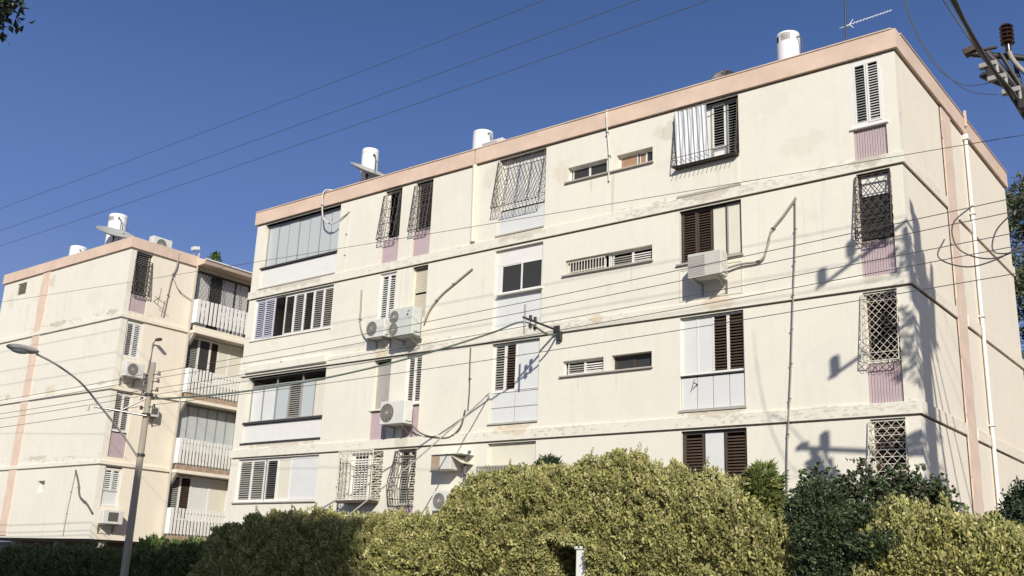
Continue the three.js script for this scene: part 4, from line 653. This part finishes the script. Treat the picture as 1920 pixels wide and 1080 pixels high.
hedge('long clipped golden green hedge with a dark doorway in front of the main block', [[-17.2, 2.5], [-16, 2.75], [-15.1, 3.1], [-13.6, 3.06], [-12, 2.98], [-10.9, 2.94], [-8.75, 3.02], [-8.45, 3.6], [-8.1, 3.78], [-7.1, 3.93], [-5.8, 3.98], [-4.4, 4.02], [-3.3, 3.90], [-2.7, 3.74], [-2.2, 3.52], [-1.75, 3.2], [-1.3, 2.95], [-.6, 2.7]], { zc: 4.35, D: .85, n: 46000, sd: 2, geo: goldSprig, mat: leafA, tints: GOLD, gate: [-5.78, -4.70, 2.42], shoots: .02 });
hedge('low golden hedge mound at the lower right corner', [[.1, 2.0], [.4, 2.6], [.75, 2.98], [1.25, 3.08], [1.75, 3.0], [2.2, 2.74], [2.9, 2.6], [4.6, 2.5]], { zc: 4.55, D: 1.0, n: 17000, sd: 8, geo: goldSprig, mat: leafA, tints: [...GOLD, [.36, .35, .10]], shoots: .02 });
hedge('low dark hedge along the foot of the left building', [[-40, 1.85], [-31, 1.9], [-28, 2.0], [-23, 2.1], [-19, 2.22], [-17.4, 2.35], [-16.6, 2.45]], { zc: 4.2, D: .8, n: 22000, sd: 12, geo: sprig(9, .075, .042, .06, 21), mat: leafA, tints: MID, core: innerMid });
function shrub(name, label, cat, blobs, o) {
  const c = blobs[0], base = [c[0], 0, c[2]], t = thing(name, label, cat, base); const pts = [];
  const tot = blobs.reduce((s, b) => s + Math.pow(b[3] * b[4] * b[5], .67), 0);
  for (const [x, y, z, rx, ry, rz] of blobs) {
    const n = Math.round(o.n * Math.pow(rx * ry * rz, .67) / tot);
    for (let i = 0; i < n; i++) {
      const d = V(rr(-1, 1), rr(-1, 1), rr(-1, 1)); if (d.lengthSq() > 1 || d.lengthSq() < .01) { i--; continue; } const dn = d.clone().normalize();
      const k = (o.hollow ?? .72) + (1 - (o.hollow ?? .72)) * rnd(), m = 1 + .45 * (fbm(dn.x * 3 + 9 + dn.z * 2, dn.y * 3 + 5 + x, o.sd, 2) - .5);
      const p = V(x - base[0] + dn.x * rx * k * m, y + dn.y * ry * k * m, z - base[2] + dn.z * rz * k * m); if (p.y < .05) continue;
      pts.push([p, dn.add(V(rr(-.8, .8), rr(-.5, 1), rr(-.8, .8))).normalize(), rr(.7, 1.3)]);
    }
    if (o.core) { const g = new THREE.IcosahedronGeometry(1, 3), p = g.attributes.position; for (let i = 0; i < p.count; i++) { const m = .68 * (1 + .4 * (fbm(p.getX(i) * 3 + 9 + p.getZ(i) * 2, p.getY(i) * 3 + 5 + x, o.sd, 2) - .5)); p.setXYZ(i, p.getX(i) * rx * m, p.getY(i) * ry * m, p.getZ(i) * rz * m); } g.computeVertexNormals(); g.translate(x - base[0], y, z - base[2]); mesh('inner_leaves', g, innerDark, t); }
  }
  const st = []; for (let i = 0; i < (o.stems ?? 5); i++) { const b = blobs[i % blobs.length]; st.push(tube([[rr(-.15, .15), -.1, rr(-.15, .15)], [(b[0] - base[0]) * .5 + rr(-.15, .15), b[1] * .5, (b[2] - base[2]) * .5], [b[0] - base[0] + rr(-.3, .3) * b[3], b[1] + rr(0, .5) * b[4], b[2] - base[2] + rr(-.3, .3) * b[5]]], o.stemR ?? .03, 14, 5)); }
  mesh(o.trunkName ?? 'stem', st, bark, t); scatter(o.leafName ?? 'leaves', t, o.geo, o.mat ?? leafA, pts, o.tints); return t;
}
const bark = mottled(.13, .10, .075, 62, .35, 14, 256, .8, .95);
shrub('shrub', 'dark green dense shrub between the golden hedge and the lower right mound', 'shrub', [[-.1, 1.9, 5.0, .58, 1.2, .6], [.2, 1.2, 5.2, .5, 1.1, .55], [-.45, 2.95, 4.6, .5, .55, .5], [.45, 2.6, 4.85, .65, .42, .5], [-.1, 2.35, 5.0, .6, .6, .5], [.75, 2.35, 5.25, .5, .25, .4]], { n: 7500, sd: 31, hollow: .45, geo: darkSprig, tints: [[.035, .055, .02], [.05, .07, .026], [.028, .045, .018], [.065, .085, .03]], stems: 9, stemR: .014 });
shrub('shrub', 'loose purple and green leaved shrub in front of the building corner', 'shrub', [[-.6, 3.2, 3.9, .6, .62, .5], [.1, 3.3, 3.7, .65, .6, .5], [.75, 3.25, 3.6, .55, .55, .45], [1.25, 3.15, 3.5, .38, .45, .4], [-.2, 2.5, 3.9, 1.2, .5, .5]], { n: 1250, sd: 33, hollow: .2, geo: sprig(6, .10, .055, .06, 9), tints: [[.05, .08, .03], [.07, .06, .038], [.06, .055, .034], [.045, .07, .028], [.07, .10, .035], [.05, .075, .03]], stems: 9, stemR: .014 });
shrub('shrub', 'light green spiky shrub rising beside the golden hedge end', 'shrub', [[-1.55, 3.25, 4.3, .32, .55, .3], [-1.75, 2.9, 4.4, .3, .4, .3]], { n: 700, sd: 35, hollow: .3, geo: sprig(9, .16, .02, .03, 41), tints: [[.17, .2, .05], [.12, .16, .04], [.2, .21, .06]], stems: 3, stemR: .012 });
shrub('shrub', 'dark green bush at the right picture edge beside the rain pipe', 'shrub', [[3.0, 2.8, 3.3, .85, .8, .7], [2.45, 2.5, 3.5, .55, .55, .5], [3.6, 3.1, 3.2, .8, .8, .7]], { n: 3800, sd: 37, geo: sprig(8, .1, .035, .06, 43), tints: DARK.concat([[.05, .08, .035]]), core: true });
shrub('shrub', 'small dark round treetop poking above the golden hedge', 'shrub', [[-7.35, 3.95, 2.9, .34, .38, .3], [-7.9, 3.7, 2.9, .2, .25, .2]], { n: 800, sd: 39, geo: sprig(7, .09, .035, .05, 45), tints: DARK, core: true, stems: 2 });
shrub('shrub', 'bright green low plants at the foot of the white slatted balcony', 'shrub', [[-21.8, 1.9, 3.2, .9, .5, .5], [-20.6, 1.85, 3.2, .8, .5, .5], [-19.6, 1.9, 3.3, .7, .5, .5]], { n: 2200, sd: 47, hollow: .4, geo: sprig(8, .16, .05, .06, 49), tints: [[.10, .15, .04], [.14, .19, .05]] });
// garden gate seen in the hedge doorway
{ const t = thing('garden_gate', 'dark wooden gate leaf inside the hedge doorway', 'gate', [-5.7, 0, 3.55]); for (let i = 0; i < 6; i++) mesh('plank', rbox(-.5 + i * .18, -.33 + i * .18, .05, 2.2, -.02, .02, .008, 1), M.brown, t); mesh('rail', [box(-.5, .58, .4, .5, -.06, -.021), box(-.5, .58, 1.7, 1.8, -.06, -.021)], M.brown, t); }
single('gate_post', [rbox(-5.02, -4.80, 0, 2.24, 4.9, 5.12, .02), rbox(-5.05, -4.77, 2.24, 2.3, 4.87, 5.15, .015)], M.white, 'narrow white gate post at the right of the hedge doorway', 'post');

function tree(label, base, trunk, blobs, o) {
  const t = thing('tree', label, 'tree', base), th = o.h;
  const l = [tube([[0, -.2, 0], [trunk.lean * .3, th * .4, 0], [trunk.lean, th, trunk.leanz ?? 0]], trunk.r, 20, 9)], pts = [];
  for (const [x, y, z, r, ry] of blobs) { const s = V(trunk.lean * .8, th * .75, (trunk.leanz ?? 0) * .8), e = V(x, y, z); l.push(bar(s, s.clone().lerp(e, .55).add(V(0, .3, 0)), trunk.r * .55, 7, trunk.r * .3), bar(s.clone().lerp(e, .55).add(V(0, .3, 0)), e, trunk.r * .3, 6, trunk.r * .1)); for (let k = 0; k < 5; k++) l.push(bar(e, e.clone().add(V(rr(-.8, .8) * r, rr(-.5, .8) * ry, rr(-.8, .8) * r)), trunk.r * .09, 5, .006)); }
  mesh('trunk', l, bark, t);
  const tot = blobs.reduce((s, b) => s + b[3] * b[3] * b[4] * (b[5] ?? 1), 0);
  for (const [x, y, z, r, ry, wt = 1] of blobs) {
    const n = Math.round(o.n * r * r * ry * wt / tot), cl = Math.max(4, Math.round(n / (o.per ?? 30)));
    for (let c = 0; c < cl; c++) { let d; do d = V(rr(-1, 1), rr(-1, 1), rr(-1, 1)); while (d.lengthSq() > 1); const cx = x + d.x * r, cy = y + d.y * ry, cz = z + d.z * r, cr = (o.clump ?? .5) * rr(.6, 1.2);
      for (let i = 0; i < n / cl; i++) { let e; do e = V(rr(-1, 1), rr(-1, 1), rr(-1, 1)); while (e.lengthSq() > 1); pts.push([V(cx + e.x * cr, cy + e.y * cr * .7, cz + e.z * cr), V(rr(-1, 1), rr(-.6, 1), rr(-1, 1)).normalize(), rr(.7, 1.3)]); } }
  }
  scatter('crown', t, o.geo, o.mat ?? leafA, pts, o.tints); return t;
}
const treeSprig = sprig(8, .20, .07, .12, 71), shadeSprig = sprig(8, .30, .13, .2, 73);
{ const t = thing('climbing_plant', 'leafy creeper wound round the tall right pole beyond the picture edge', 'plant', [PX, 0, PZ]), pts = [];
  for (let c = 0; c < 60; c++) { const y = 2 + 11.6 * Math.pow(rnd(), .8), a = rr(0, 6.28), r0 = y > 11.6 ? .34 : .2, cx = r0 * Math.cos(a) - (rnd() < .25 ? rr(.2, .7) : 0), cz = r0 * Math.sin(a) * 1.3; for (let i = 0; i < 9; i++) pts.push([V(cx + rr(-.2, .2), y + rr(-.25, .25), cz + rr(-.2, .2)), V(rr(-1, 1), rr(-1, .6), rr(-1, 1)).normalize(), rr(.6, 1.2)]); }
  mesh('stem', tube([[.27, 0, 0], [0, 3, .27], [-.25, 6, 0], [0, 9, -.23], [.2, 12, 0]], .03, 60, 6), bark, t); scatter('leaves', t, treeSprig, leafA, pts, MID); }
tree('grey green tree standing behind the gable at the right edge', [1.7, 0, -16.5], { r: .28, lean: .4 }, [[-1.2, 14.6, 0, 2.1, 1.6], [.6, 15.6, .3, 2.0, 1.6], [-2.1, 11.8, .2, 1.9, 1.5], [.3, 12.4, -.5, 2.2, 1.7], [-1.6, 9.0, .3, 2.0, 1.5], [.6, 9.2, 0, 2.0, 1.5], [-1.8, 6.4, .2, 1.9, 1.4], [.8, 6.2, 0, 2.0, 1.5]], { h: 12, n: 9000, per: 26, clump: .6, geo: treeSprig, tints: [[.10, .12, .055], [.075, .095, .045], [.14, .15, .075]] });
tree('dark tree beyond the far left end of the left building', [-46.5, 0, -3.5], { r: .25, lean: .2 }, [[0, 9.5, 0, 2.6, 2.0], [1.6, 11.2, .5, 2.2, 1.8], [-1.5, 8, 0, 2.4, 1.8]], { h: 8, n: 3500, per: 26, clump: .7, geo: shadeSprig, tints: DARK });
tree('near street tree whose leafy twig hangs into the upper left corner', [-4.6, 0, 19.6], { r: .16, lean: .5 }, [[.9, 7.0, -.4, 1.3, 1.0], [-1.0, 7.6, .3, 1.5, 1.1], [1.75, 6.45, -.75, .6, .42], [2.55, 6.15, -.86, .36, .32, 12], [2.72, 6.12, -.9, .24, .24, 14], [2.92, 5.98, -.98, .12, .10, 10]], { h: 6.2, n: 5200, per: 24, clump: .35, geo: sprig(7, .085, .04, .06, 75), tints: [[.03, .05, .018], [.04, .06, .02]] });
[[-11.8, 23.0, 1.1], [-6.6, 23.4, 1.0], [-1.6, 23.0, 1.0], [2.0, 23.6, .72]].forEach(([x, z, k], i) => tree(['tall street tree outside the frame, farthest to the left', 'tall street tree outside the frame, second from the left', 'tall street tree outside the frame, third from the left', 'smaller street tree outside the frame behind the viewer'][i], [x, 0, z], { r: .3, lean: .3 }, [[0, 14.7, 0, 2.5 * k, 1.0], [1.5 * k, 14.2, .6, 2.2 * k, 1.1], [-1.7 * k, 14.1, -.5, 2.3 * k, 1.1], [.2, 13.0, .3, 2.4 * k, 1.2]], { h: 12.5, n: 5200 * k, per: 26, clump: .6, geo: shadeSprig, tints: DARK }));

renderer.render(scene, camera);
